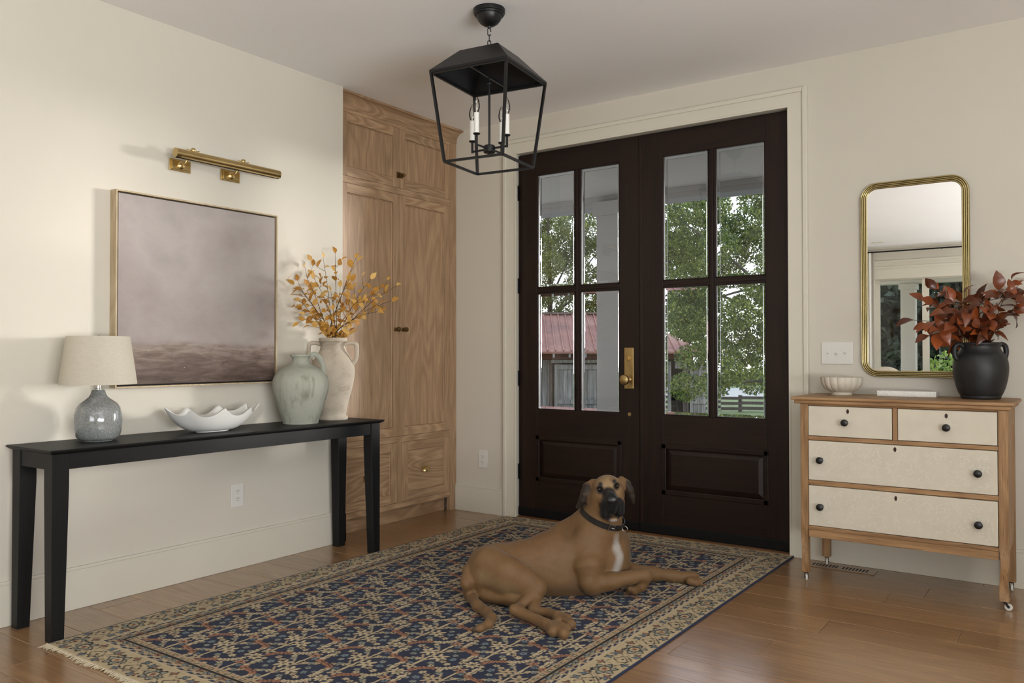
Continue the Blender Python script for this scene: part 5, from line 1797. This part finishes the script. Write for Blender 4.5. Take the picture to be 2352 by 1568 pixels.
nz = np.sin(dv[:, 0] * 61 + 3 * np.sin(dv[:, 2] * 47)) * np.sin(dv[:, 2] * 53 + 2 * np.sin(dv[:, 1] * 39))
paint(.35 * fall(seg_d(Q(1150, 1262, t=-.12), Q(1320, 1205, t=.0)), .02, .10), gold)
paint(.45 * fall(seg_d(Q(1180, 1280, t=-.26), Q(1235, 1345, t=-.30)), .01, .06), gold)
paint(.6 * fall(seg_d(Q(1110, 1322, t=-.26), Q(1180, 1352, t=-.30)), .01, .045), pale)
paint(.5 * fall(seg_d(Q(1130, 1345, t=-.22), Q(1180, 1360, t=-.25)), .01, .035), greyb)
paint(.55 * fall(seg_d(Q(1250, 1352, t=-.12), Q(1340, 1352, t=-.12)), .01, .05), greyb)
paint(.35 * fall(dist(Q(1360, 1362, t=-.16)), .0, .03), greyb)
paint(.3 * np.clip(nz, 0, 1) * fall(seg_d(Q(1150, 1290, t=-.1), Q(1350, 1280, t=-.1)), .05, .2), gold)
face = np.linalg.norm((dv - Q(1396, 1122, t=-.09)) / np.array((.07, .09, .075)), axis=1)
paint(.75 * fall(face, .6, 1.0), pale * 1.25)
# mask
mk = np.full(len(dv), 9.0)
for p0, p1, r_ in (((1398, 1134, -.135), (1404, 1142, -.19), 11), ((1401, 1150, -.135), (1405, 1154, -.19), 15), ((1392, 1157, -.166), (1390.5, 1182, -.158), 9.5), ((1421, 1153, -.166), (1424, 1178, -.158), 9),
                   ((1390, 1164, -.140), (1389, 1181, -.142), 9), ((1424, 1158, -.135), (1426, 1174, -.140), 8), ((1406, 1163, -.184), (1407.5, 1174, -.176), 9), ((1404, 1147, -.20), (1409, 1147, -.20), 12)):
    mk = np.minimum(mk, seg_d(Q(p0[0], p0[1], t=p0[2]), Q(p1[0], p1[1], t=p1[2])) - px_(r_))
paint(fall(mk, .004, .014), black * .55)
for q, r_ in (((1377, 1124), .0215), ((1418, 1116), .0200), ((1379, 1111), .0135), ((1411, 1104), .0135)):
    paint(fall(dist(Q(*q, t=-.136)), r_ * .7, r_ * 1.3), black * .6)
paint(.6 * fall(seg_d(Q(1371, 1127, t=-.13), Q(1364, 1131, t=-.12)), .004, .010), black)
paint(.5 * fall(dist(Q(1395, 1097, t=-.13)), .004, .012), gold)
paint(.5 * fall(seg_d(Q(1396, 1104, t=-.14), Q(1400, 1124, t=-.14)), .003, .008), gold)
for lst in (((1347, 1122), (1338, 1148), (1325, 1166)), ((1442, 1115), (1451, 1140), (1455, 1155))):
    for a, b in zip(lst, lst[1:]):
        paint(fall(seg_d(Q(*a, t=-.055), Q(*b, t=-.055)), .020, .034) * np.where((dv[:, 0] < Q(1357, 1130, t=-.05)[0]) | (dv[:, 0] > Q(1437, 1110, t=-.05)[0]), 1, 0), brown * .22)
paint(.85 * fall(np.linalg.norm((dv - Q(1409, 1194, t=-.155)) / np.array((.026, .05, .013)), axis=1), .6, 1.0), white * .9)
# breast blaze
for a, b, r_ in (((1412, 1228), (1416, 1256), .003), ((1416, 1258), (1423, 1276), .008), ((1424, 1286), (1414, 1308), .008)):
    paint(.95 * fall(seg_d(Q(*a, t=-.085), Q(*b, t=-.078)), r_, r_ + .022), white)
# darker saddle behind the neck and shoulder
paint(.6 * fall(dist(Q(1322, 1222, t=-.06)), .01, .075), gold * .55)
paint(.5 * fall(seg_d(Q(1302, 1240, t=-.08), Q(1318, 1330, t=-.12)), .005, .035), gold * .5)
# pads, toes
for q, r_ in (((1268, 1450), .022), ((1296, 1456), .020), ((1290, 1426), .020), ((1310, 1438), .020)):
    paint(.8 * fall(dist(Q(*q, z=GZ + .012) - np.array((0, .012, 0))), r_ * .7, r_ * 1.3), pink * .6)
paint(.8 * fall(dist(Q(1620, 1335, z=GZ + .008)), .008, .018), black)
paint(.85 * fall(dist(Q(1088, 1448, z=GZ + .008)), .008, .022), black)
paint(.5 * fall(dist(Q(1446, 1356, t=-.075)), .012, .03), brown * .5)
dog_me = bpy.data.meshes.new('dog')
dog_me.from_pydata(dv.tolist(), [], dq.tolist()); dog_me.update()
at = dog_me.color_attributes.new('coat', 'FLOAT_COLOR', 'POINT')
at.data.foreach_set('color', np.concatenate([np.clip(col, 0, 1), np.ones((len(col), 1))], 1).astype(np.float32).ravel())
for p in dog_me.polygons: p.use_smooth = True
def coat_mat():
    t = NT('short_dog_coat')
    a = t.node('ShaderNodeVertexColor'); a.layer_name = 'coat'
    co = t.coord()
    n = t.noise(t.mapping(co, (260, 260, 120)), 1, 3, .6)
    n2 = t.noise(co, 34, 3)
    c1 = t.mix(.35, a.outputs[0], t.ramp(n.outputs[0], [(.3, (.6, .6, .6)), (.7, (1, 1, 1))]), 'MULTIPLY')
    c2 = t.mix(.22, c1, t.ramp(n2.outputs[0], [(.35, (.72, .66, .6)), (.65, (1, 1, 1))]), 'MULTIPLY')
    t.set(Base_Color=c2, Roughness=.62)
    t.b.inputs['Specular IOR Level'].default_value = .35
    t.b.inputs['Sheen Weight'].default_value = .08
    t.b.inputs['Sheen Roughness'].default_value = .4
    t.bump(t.math('ADD', n.outputs[0], t.math('MULTIPLY', n2.outputs[0], .8)), .25, .0025)
    return t.m
dog = link_mesh('dog', dog_me, coat_mat())
dog.location = DB
dog.rotation_euler.z = R(YAW)
tag(dog, 'large fawn dog with black muzzle and dark collar lying on the patterned rug', 'dog')
def kid(mb_or_obj, name=None, mat=None, par=dog, smooth=True, angle=50):
    o = mb_or_obj.build(name, mat, None, smooth, angle) if isinstance(mb_or_obj, MB) else mb_or_obj
    o.parent = par
    return o
M_eye = plain('dark_wet_eye', (.010, .006, .005), .16)
for q in ((1377, 1124), (1418, 1116)):
    kid(MB().ball(Vector(Q(*q, t=-.1275)), .0085, 16), 'eye', M_eye)
M_nose = plain('wet_black_nose', (.008, .008, .009), .22, bump=.2, bscale=400)
nb = MB().ball(Vector(Q(1406.5, 1148, t=-.208)), 1.0, 20, (px_(13.4), .0165, px_(9.6)), rot=Matrix.Rotation(-TILT, 3, 'Y'))
kid(nb, 'nose', M_nose)
# collar: a strap round the neck, tilted down towards the throat
cc_ = Vector(Q(1390, 1189, t=-.045))
pA, pB = Vector(Q(1346, 1166, t=-.02)), Vector(Q(1431, 1207, t=-.075))
ex_ = (pB - pA).normalized()
ey_ = (Vector((0, 1, 0)) - ex_ * ex_.y).normalized()
ez_ = ex_.cross(ey_)
if ez_.z < 0: ez_ = -ez_
ey_ = (ey_ + ez_ * .30).normalized(); ez_ = (ex_.cross(ey_)); ez_ = ez_ if ez_.z > 0 else -ez_
def neck_r(dirv):
    """distance from the collar centre to the coat in a direction"""
    r = .02
    for k in range(60):
        p = np.array(cc_ + dirv * r)
        i = np.clip(((p - LO) / VOX).astype(int), 0, dims - 1)
        if FIELD[tuple(i)] > 0: break
        r += .003
    return r
rr_ = []
NC = 48
for k in range(NC):
    a = 2 * math.pi * k / NC
    rr_.append(min(max(neck_r(ex_ * math.cos(a) + ey_ * math.sin(a)), .05), .125))
rr_ = [sum(rr_[(k + j) % NC] for j in (-3, -2, -1, 0, 1, 2, 3)) / 7 for k in range(NC)]
v, f = [], []
hw = .0135
for k in range(NC):
    a = 2 * math.pi * k / NC
    d = ex_ * math.cos(a) + ey_ * math.sin(a)
    for r_, h in ((0, -hw), (.0045, -hw), (.0045, hw), (0, hw)):
        v.append(cc_ + d * (rr_[k] + r_ + .001) + ez_ * h)
for k in range(NC):
    a, b = k * 4, ((k + 1) % NC) * 4
    for q in range(4): f.append((a + q, a + (q + 1) % 4, b + (q + 1) % 4, b + q))
M_leather = plain('black_leather', (.014, .012, .011), .5, bump=.15, bscale=300)
M_steel = plain('worn_steel', (.6, .58, .54), .25, 1.0)
collar = kid(pyobj('collar', v, f, M_leather), par=dog)
def on_collar(a, out=.008, h=0.0):
    k = int(round(a / (2 * math.pi) * NC)) % NC
    d = ex_ * math.cos(a) + ey_ * math.sin(a)
    return cc_ + d * (rr_[k] + out) + ez_ * h, d
def loop(pts, r, name):
    kid(MB().tube(pts + [pts[0]], r, 8, cap=False), name, M_steel, collar)
A1, A2 = R(-62), R(-44)
p1, d1v = on_collar(A1); p2, d2v = on_collar(A2)
loop([p1 + ez_ * .017, p2 + ez_ * .017, p2 - ez_ * .017, p1 - ez_ * .017], .0019, 'buckle')
kid(MB().bar((p1 + p2) / 2, p2 + d2v * .001, .002), 'buckle_prong', M_steel, collar)
pr, drv = on_collar(R(-8), .004)
rg_pts = [pr + drv * (.014 + .013 * math.cos(2 * math.pi * k / 16)) + (ez_ * math.sin(2 * math.pi * k / 16)) * .013 for k in range(16)]
loop(rg_pts, .0017, 'collar_ring')
pr, drv = on_collar(R(176), .004)
rg_pts = [pr + drv * (.006 + .008 * math.cos(2 * math.pi * k / 16)) + (ez_ * math.sin(2 * math.pi * k / 16) + ez_ * .6) * .012 for k in range(16)]
loop(rg_pts, .0015, 'tag_ring')
# ------------------------------------------------------------------ porch outside the doors
M_pcol = plain('porch_paint', sr(138, 137, 136), .6, var=.02)
M_pceil = plain('porch_ceiling_paint', sr(176, 174, 170), .7, var=.02)
M_deck = plain('porch_deck', sr(83, 77, 70), .7, var=.08)
tag(MB().box(-5.5, 7.5, .13, 2.35, -.16, -.035).build('porch_floor', M_deck), 'grey porch deck outside the entrance doors', 'porch floor', kind='structure')
tag(MB().box(-5.5, 7.5, .16, 2.5, 2.545, 2.66).build('porch_ceiling', M_pceil), 'grey painted porch ceiling outside the entrance doors', 'porch ceiling', kind='structure')
b = MB().box(-5.5, 7.5, 1.90, 2.12, 2.455, 2.545).box(-5.5, 7.5, 1.885, 1.90, 2.50, 2.545, bev=.003)
tag(b.build('porch_beam', M_pcol), 'white boxed beam along the porch edge', 'beam', kind='structure')
def porch_column(x0, x1, y0, y1, label, zt=2.455, mt=None):
    mt = mt or M_pcol
    o = thing('porch_column', ((x0 + x1) / 2, (y0 + y1) / 2, -.035), label, 'column')
    MB().box(x0, x1, y0, y1, -.035, zt, bev=.004).build('shaft', mt, o)
    MB().box(x0 - .026, x1 + .026, y0 - .026, y1 + .026, 2.36 if zt > 2.4 else zt - .1, zt + (.03 if zt > 2.4 else 0), bev=.003).build('capital', mt, o)
    MB().box(x0 - .026, x1 + .026, y0 - .026, y1 + .026, -.035, .16, bev=.003).build('plinth', mt, o)
porch_column(.054, .36, 1.82, 2.10, 'white square porch column seen through the entrance door panes')

# ------------------------------------------------------------------ ground
def WD(px, py, D):
    """point of a pixel at distance D straight ahead"""
    d = ray(px, py)
    return CAM_LOC + d * (D / d.dot(NRM))
def LW_(lat, D, z):
    """point from sideways offset and distance ahead of the camera"""
    q = Vector((CAM_LOC.x, CAM_LOC.y, 0)) + LAT * lat + NRM * D
    return Vector((q.x, q.y, z))
def gz_at(x, y):
    if y > 0: return -.30 - 1.15 * min(1, max(0, (y - 2.5) / 12)) ** .8
    return -.18 - .1 * min(1, max(0, (-9 - y) / 5))
def grass_mat(name, c1, c2):
    t = NT(name)
    co = t.coord()
    a = t.noise(co, 1.3, 5, .6); b_ = t.noise(co, 26, 4, .7)
    f = t.math('ADD', t.math('MULTIPLY', a.outputs[0], .5), t.math('MULTIPLY', b_.outputs[0], .5))
    t.set(Base_Color=t.ramp(f, [(.36, c1), (.62, c2)]), Roughness=.95)
    t.bump(b_.outputs[0], .8, .05)
    return t.m
M_grass = grass_mat('lawn_grass', sr(57, 74, 34), sr(105, 118, 63))
n = 46
xs = np.linspace(-75, 60, n); ysf = np.linspace(2.30, 90, n)
for nm, yv, lab in (('lawn', ysf, 'green lawn sloping away beyond the porch'), ('lawn', np.linspace(-50, -9.02, n), 'green garden lawn behind the sliding door')):
    v = [(x, y, gz_at(x, y)) for y in yv for x in xs]
    f = [(j * n + i, j * n + i + 1, (j + 1) * n + i + 1, (j + 1) * n + i) for j in range(n - 1) for i in range(n - 1)]
    tag(pyobj(nm, v, f, M_grass, None, True), lab, 'lawn', kind='stuff')
M_road = plain('pale_gravel_road', sr(145, 141, 134), .9, var=.06, scale=3, bump=.2)
tag(MB().box(-14, 9, 2.36, 8.5, -.30, -.17).build('bounce_ground', M_road), 'added pale gravel ground in front of the porch, bouncing neutral light', 'added ground', kind='structure')  # unseen pale ground added to bounce neutral light up under the porch
rv = [LW_(l, D, -1.43) for D in (47, 60) for l in (-20, 30)]
tag(pyobj('gravel_road', [rv[0], rv[1], rv[3], rv[2]], [(0, 1, 2, 3)], M_road), 'pale gravel road beyond the rail fence', 'road', kind='structure')

# ------------------------------------------------------------------ barn
BD = 24.0
def weather(name, c1, c2):
    return wood(name, c1, c2, 'Z', rough=.9, fine=22, coarse=5, bump=.4, contrast=1.3, vary=.18, cath=.3)
M_weath = weather('weathered_grey_board', sr(138, 134, 129), sr(83, 79, 76))
M_weath2 = weather('weathered_brown_board', sr(105, 92, 82), sr(63, 53, 47))
M_redb = plain('faded_red_board', sr(110, 55, 47), .9, var=.2, scale=4)
def roof_mat():
    t = NT('rusty_red_roof')
    co = t.coord()
    a = t.noise(co, .9, 4, .6, .4); b_ = t.noise(co, 9, 4)
    f = t.math('ADD', t.math('MULTIPLY', a.outputs[0], .75), t.math('MULTIPLY', b_.outputs[0], .25))
    t.set(Base_Color=t.ramp(f, [(.35, sr(105, 68, 58)), (.5, sr(129, 84, 70)), (.65, sr(139, 102, 86))]), Roughness=.7)
    return t.m
M_roof = roof_mat()
ppb = FPX / BD
latp = lambda px, D=BD: (px - 1176) / FPX * D
zp = lambda py, D=BD: WD(1400, py, D).z
BGZ = -1.47
barn = thing('barn', LW_(latp(1420), BD + 2, BGZ), 'weathered grey barn with rusty red metal roof beyond the porch', 'barn')
LB0, LB1 = latp(1080), latp(1592)
ze, zr = zp(807), zp(722, BD + 2.6)
D0, DR, D1 = BD - .45, BD + 2.6, BD + 5.6
eL, eR = LB0 - 1.2, latp(1614, BD - .45)
rL, rR = LB0 + 1.4, latp(1452, BD + 2.6)
P_ = {'a': LW_(eL, D0, ze), 'b': LW_(eR, D0, ze), 'c': LW_(eR, D1, ze), 'd': LW_(eL, D1, ze), 'r': LW_(rL, DR, zr), 's': LW_(rR, DR, zr)}
v = [P_[k] for k in 'abcdrs'] + [P_[k] - Vector((0, 0, .06)) for k in 'abcdrs']
f = [(0, 1, 5, 4), (1, 2, 5), (2, 3, 4, 5), (3, 0, 4), (6, 10, 11, 7), (7, 11, 8), (8, 11, 10, 9), (9, 10, 6), (0, 6, 7, 1), (1, 7, 8, 2), (2, 8, 9, 3), (3, 9, 6, 0)]
roof = pyobj('roof', v, f, M_roof, barn)
sm = MB()
k = eL
while k < eR - .02:                                   # standing seams running up the front slope
    u = (eR - k) / (eR - rR) if k > rR else 1.0
    u = min(1, max(0, u))
    a_ = LW_(k, D0, ze + .02); e_ = LW_(k, D0 + (DR - D0) * u, ze + (zr - ze) * u + .02)
    if (e_ - a_).length > .05: sm.bar(a_, e_, .035, .05)
    k += .23
q = sm.build('roof_seams', M_roof, roof); q['kind'] = 'stuff'
MB().bar(P_['r'] + Vector((0, 0, .04)), P_['s'] + Vector((0, 0, .04)), .16, .07).build('ridge_cap', M_weath2, roof)
def fbox(l0, l1, d0, d1, z0, z1, name, mat, par):
    """box aligned to the barn front"""
    pts = [LW_(l, d, z) for z in (z0, z1) for d in (d0, d1) for l in (l0, l1)]
    return pyobj(name, pts, [(0, 1, 3, 2), (4, 6, 7, 5), (0, 4, 5, 1), (2, 3, 7, 6), (0, 2, 6, 4), (1, 5, 7, 3)], mat, par)
zf = zp(824)
fbox(LB0, LB1, BD - .02, BD + .04, zf, ze - .05, 'red_fascia', M_redb, barn)
k = LB0 + .1
while k < eR:
    fbox(k, k + .05, BD - .44, BD, ze - .17, ze - .06, 'rafter_tail', M_weath, barn); k += .46
# body behind, dark inside
fbox(LB0, LB1, BD + 5.0, BD + 5.1, BGZ, ze, 'rear_wall', M_weath2, barn)
fbox(LB1 - .1, LB1, BD, BD + 5.0, BGZ, ze - .05, 'side_wall', M_weath2, barn)
fbox(LB0, LB0 + .1, BD, BD + 5.0, BGZ, ze - .05, 'side_wall', M_weath2, barn)
fbox(LB0, LB1, BD - .02, BD + 5.0, BGZ - .1, BGZ + .02, 'dirt_floor', M_weath2, barn)
def planks(px0, px1, wd, y0, y1, d, mat, par, name='board', jig=.01, seed=1):
    rg = random.Random(seed)
    p = px0
    while p < px1 - 2:
        w_ = min(wd * rg.uniform(.85, 1.15), px1 - p)
        dd_ = d + rg.uniform(-jig, jig)
        fbox(latp(p), latp(p + w_ - .5), dd_, dd_ + .03, zp(y1) if y1 < 1000 else BGZ, zp(y0), name, mat, par)
        p += w_
planks(1082, 1231, 14, 826, 1010, BD, M_weath, barn, seed=2)
planks(1233, 1262, 13, 826, 1010, BD + .03, M_weath, barn, seed=3)
planks(1372, 1524, 14, 826, 1010, BD, M_weath, barn, seed=4)
planks(1524, 1542, 9, 830, 1010, BD, M_weath, barn, seed=5)
fbox(latp(1262), latp(1268), BD - .05, BD + .02, BGZ, zp(826), 'post', M_weath2, barn)
fbox(latp(1568), latp(1581), BD - .02, BD + .1, BGZ, zp(824), 'post', M_weath2, barn)
fbox(latp(1550), latp(1578), BD - .03, BD, zp(846), zp(826), 'lintel_board', M_weath, barn)
fbox(latp(1265), latp(1372), BD - .09, BD - .03, zp(833), zp(826), 'door_track', M_weath, barn)
# the sliding door and the leaf standing ajar
for a, e_, seed, nm in ((1273, 1371, 7, 'barn_door'), (1583, 1620, 8, 'barn_door')):
    dd_ = fbox(latp(a), latp(e_), BD - .04, BD - .01, BGZ + .05, zp(836), nm, M_weath2, barn)
    rg = random.Random(seed); p = a
    while p < e_ - 2:
        w_ = min(rg.uniform(8.5, 12), e_ - p)
        q = fbox(latp(p), latp(p + w_ - .5), BD - .065 + rg.uniform(-.006, .006), BD - .04, BGZ + .05, zp(837), 'board', M_weath, dd_); p += w_
    for y0, y1 in ((838, 848), (917, 927)):
        fbox(latp(a), latp(e_), BD - .095, BD - .068, zp(y1), zp(y0), 'batten', M_weath, dd_)
    fbox(latp(a), latp(a + 6), BD - .10, BD - .07, BGZ + .05, zp(838), 'batten', M_weath, dd_)
ld = thing('ladder', LW_(latp(1552), BD + .8, BGZ + .02), 'old wooden ladder leaning inside the open barn doorway', 'ladder')
for s in (0, .38):
    MB().bar(LW_(latp(1545) + s, BD + .7, BGZ + .03), LW_(latp(1552) + s * .6, BD + 1.4, .15), .05).build('rail', M_weath, ld)
for k in range(6):
    u = (k + .5) / 6
    MB().bar(LW_(latp(1545) + .08 * u, BD + .7 + .7 * u, BGZ + .03 + 1.6 * u), LW_(latp(1545) + .38 + (-.09) * u, BD + .7 + .7 * u, BGZ + .03 + 1.6 * u), .035).build('rung', M_weath, ld)

# ------------------------------------------------------------------ rail fence
M_rail = weather('dark_fence_rail', sr(77, 68, 61), sr(48, 41, 37))
FD = 36.0
fn = thing('rail_fence', LW_(latp(1700, FD), FD, -1.44), 'dark wooden rail fence along the pale road', 'fence')
posts = [latp(p, FD) for p in (1500, 1597, 1700, 1797, 1895)]
for l in posts:
    MB().bar(LW_(l, FD, -1.46), LW_(l, FD, zp(910, FD) + .05), .14).build('post', M_rail, fn)
for l0, l1 in zip(posts, posts[1:]):
    for py in (913, 925, 937, 948):
        MB().bar(LW_(l0, FD - .08, zp(py, FD)), LW_(l1, FD - .08, zp(py, FD) - .03), .05, .13).build('rail', M_rail, fn)

# ------------------------------------------------------------------ trees and shrubs
def foliage_mat(name, stops, trans=.45):
    t = NT(name)
    g = t.node('ShaderNodeNewGeometry')
    n = t.noise(t.coord(), .7, 3)
    f = t.math('ADD', t.math('MULTIPLY', g.outputs['Random Per Island'], .7), t.math('MULTIPLY', n.outputs[0], .35))
    c_ = t.ramp(f, stops)
    t.set(Base_Color=c_, Roughness=.5)
    out = t.n['Material Output']
    tl = t.node('ShaderNodeBsdfTranslucent'); t.link(c_, tl.inputs[0])
    mx = t.node('ShaderNodeMixShader'); mx.inputs[0].default_value = trans
    t.link(t.b.outputs[0], mx.inputs[1]); t.link(tl.outputs[0], mx.inputs[2]); t.link(mx.outputs[0], out.inputs[0])
    return t.m
M_fol = foliage_mat('ash_leaves', [(.15, sr(50, 68, 32)), (.45, sr(82, 102, 48)), (.7, sr(122, 136, 62)), (.95, sr(172, 176, 92))], .55)
M_fol2 = foliage_mat('far_leaves', [(.15, sr(72, 86, 48)), (.5, sr(104, 116, 64)), (.9, sr(156, 158, 92))], .5)
M_fol3 = foliage_mat('dark_leaves', [(.15, sr(26, 36, 30)), (.5, sr(44, 56, 44)), (.9, sr(72, 84, 62))])
M_fol4 = foliage_mat('sunny_shrub_leaves', [(.15, sr(92, 116, 44)), (.5, sr(136, 158, 66)), (.9, sr(184, 192, 104))])
M_bark = plain('grey_bark', sr(71, 66, 60), .95, var=.3, scale=6, bump=.5, bscale=12)
def leaf_cloud(blobs, n, size, seed, shell=.55):
    """n narrow leaves spread through ellipsoid blobs (cx,cy,cz, rx,ry,rz)"""
    rs = np.random.RandomState(seed)
    B = np.array(blobs, float)
    wt = (B[:, 3] * B[:, 4] * B[:, 5]) ** .72; wt /= wt.sum()
    ids = rs.choice(len(B), n, p=wt)
    d = rs.normal(size=(n, 3)); d /= np.linalg.norm(d, axis=1)[:, None]
    rad = rs.uniform(shell ** 3, 1, n) ** (1 / 3)
    c_ = B[ids, :3] + d * rad[:, None] * B[ids, 3:6]
    a = rs.normal(size=(n, 3)); a[:, 2] -= .55; a /= np.linalg.norm(a, axis=1)[:, None]
    b = np.cross(a, rs.normal(size=(n, 3))); b /= np.linalg.norm(b, axis=1)[:, None]
    s = size * rs.uniform(.6, 1.25, n)[:, None]
    nn = np.cross(a, b)
    P0, P2 = c_ - a * s * .5, c_ + a * s * .5
    P1, P3 = c_ + b * s * .27 + nn * s * .10, c_ - b * s * .27 + nn * s * .10
    v = np.stack([P0, P1, P2, P3], 1).reshape(-1, 3)
    q = np.arange(4 * n).reshape(n, 4)
    me = bpy.data.meshes.new('foliage')
    me.vertices.add(len(v)); me.vertices.foreach_set('co', v.astype(np.float32).ravel())
    me.loops.add(q.size); me.loops.foreach_set('vertex_index', q.astype(np.int32).ravel())
    me.polygons.add(n); me.polygons.foreach_set('loop_start', np.arange(0, 4 * n, 4, dtype=np.int32))
    me.update(calc_edges=True)
    return me
def tree(name, base, blobs, n, size, mat, label, cat, seed, trunk_r=.2, group=None, limbs=6):
    o = thing(name, base, label, cat, group)
    fo = link_mesh('foliage', leaf_cloud(blobs, n, size, seed), mat, o)
    fo['kind'] = 'stuff'
    if trunk_r:
        rg = random.Random(seed)
        top = max(b_[2] for b_ in blobs)
        base = Vector(base)
        pts = [base + Vector((rg.uniform(-.1, .1), rg.uniform(-.1, .1), (top - base.z) * u)) for u in (0, .3, .6, .9)]
        MB().tube(spline(pts, 4), [trunk_r * (1 - .07 * k) for k in range(13)], 10).build('trunk', M_bark, o, smooth=True)
        for b_ in rg.sample(list(blobs), min(limbs, len(blobs))):
            s = base + Vector((0, 0, (top - base.z) * rg.uniform(.2, .6)))
            e = Vector(b_[:3])
            m = (s + e) / 2 + Vector((0, 0, .25))
            lp2 = spline([s, m, e], 5)
            MB().tube(lp2, [trunk_r * .28 * (1 - .085 * k) for k in range(len(lp2))], 7).build('limb', M_bark, o, smooth=True)
    return o
def blob_px(lst, default_d):
    """blobs from (px, py, D, radius px)"""
    out = []
    for px, py, D, r in lst:
        p = WD(px, py, D); rm = r / FPX * D
        out.append((p.x, p.y, p.z, rm, rm, rm * .85))
    return out
rg = random.Random(21)
# big ash hanging in front of the right-hand panes
bl = []
for px in range(1500, 1900, 46):
    for py in range(410, 900, 58):
        if 1640 < px < 1730 and py < 500: continue
        if px < 1560 and py > 740: continue
        bl.append((px + rg.uniform(-18, 18), py + rg.uniform(-22, 22), 16 + rg.uniform(-1.2, 1.2), rg.uniform(36, 52)))
bl += [(1740, 415, 16, 26), (1660, 470, 15.5, 24), (1540, 470, 16.5, 40), (1600, 455, 16, 30)]
tree('ash_tree', LW_(latp(1905, 17), 17, -1.42), blob_px(bl, 16), 95000, .062, M_fol, 'tall ash tree with drooping green leaves beyond the porch', 'tree', 31, .2, limbs=5)
# looser trees behind the barn
bl = []
for px in range(1150, 1480, 40):
    for py in range(470, 790, 50):
        if rg.random() < .06: continue
        bl.append((px + rg.uniform(-16, 16), py + rg.uniform(-18, 18), 33 + rg.uniform(-2, 2), rg.uniform(28, 42)))
tree('maple_tree', LW_(latp(1262, 33), 33, -1.44), blob_px(bl, 33), 80000, .105, M_fol2, 'airy light green tree rising behind the barn roof', 'tree', 32, .2, limbs=6)
bl = []
for px in range(1480, 1660, 36):
    for py in range(560, 830, 46):
        bl.append((px + rg.uniform(-14, 14), py + rg.uniform(-14, 14), 31 + rg.uniform(-2, 2), rg.uniform(22, 34)))
tree('maple_tree', LW_(latp(1570, 31), 31, -1.44), blob_px(bl, 31), 24000, .115, M_fol, 'dense green tree standing behind the hip end of the barn', 'tree', 33, .16, limbs=3)
bl = []
for px in range(1380, 2100, 60):
    bl.append((px, 868 + rg.uniform(-8, 8), 66 + rg.uniform(-3, 3), rg.uniform(26, 36)))
tree('hedge_row', LW_(latp(1700, 66), 66, -1.44), blob_px(bl, 66), 6000, .42, M_fol2, 'pale green hedgerow along the far side of the road', 'hedge', 34, 0)

# ------------------------------------------------------------------ garden behind the house, seen in the mirror
tag(MB().box(-2, 8, -11.3, -9.01, -.15, -.035).build('porch_floor', M_deck), 'garden porch deck outside the sliding door', 'porch floor', kind='structure')
tag(MB().box(-2, 8, -11.4, -9.01, 2.50, 2.62).build('porch_ceiling', M_trim), 'white garden porch ceiling outside the sliding door', 'porch ceiling', kind='structure')
tag(MB().box(-2, 8, -11.16, -10.96, 2.33, 2.50).build('porch_beam', M_trim), 'white beam along the garden porch edge', 'beam', kind='structure')
porch_column(.962, 1.19, -11.18, -10.96, 'white square column on the garden porch reflected in the mirror', 2.33, M_trim)
rg = random.Random(5)
for k in range(7):
    x = -2.6 + k * 1.15 + rg.uniform(-.2, .2); y = -14.6 + rg.uniform(-.5, .5)
    bl = [(x + rg.uniform(-.4, .4), y + rg.uniform(-.3, .3), .2 + rg.uniform(-.2, .65), .42, .42, .36) for q in range(7)]
    tree('garden_shrub', (x, y, -.27), bl, 1500, .13, M_fol4, 'sunny green shrub in the garden reflected in the mirror', 'shrub', 60 + k, 0, group='garden shrubs behind the house')
for k in range(7):
    x = -5.5 + k * 1.7; y = -21 - (k % 2) * 2.5 + rg.uniform(-.5, .5)
    bl = [(x + rg.uniform(-1.4, 1.4), y + rg.uniform(-1, 1), .6 + rg.uniform(0, 5), 1.2, 1.2, 1.0) for q in range(20)]
    tree('garden_tree', (x, y, -.3), bl, 7000, .30, M_fol3, 'dark leafy tree at the end of the garden reflected in the mirror', 'tree', 70 + k, .2, group='dark trees at the garden end')
M_pil = plain('cream_fur_pillow', sr(214, 202, 184), .95, var=.1, scale=30, bump=.5, bscale=90, sheen=.5)
so_ = thing('sofa', (1.2, -8.15, 0), 'cream upholstered sofa standing by the garden door', 'sofa')
MB().box(.35, 2.15, -8.55, -7.75, .10, .42, bev=.05, seg=3).build('seat', M_curt, so_, smooth=True)
MB().box(.35, 2.15, -8.60, -8.38, .42, .80, bev=.06, seg=3).build('backrest', M_curt, so_, smooth=True)
for x in (.30, 1.98):
    MB().box(x, x + .22, -8.58, -7.75, .10, .60, bev=.05, seg=3).build('armrest', M_curt, so_, smooth=True)
for x in (.42, 2.06):
    for y in (-8.5, -7.85): MB().box(x - .025, x + .025, y - .025, y + .025, .0005, .10).build('leg', M_ebonz, so_)
tag(MB().ball((1.22, -8.33, .74), .21, 24, (1.15, .42, .9)).build('pillow', M_pil, None, True), 'fluffy cream pillow leaning on the sofa back', 'pillow')
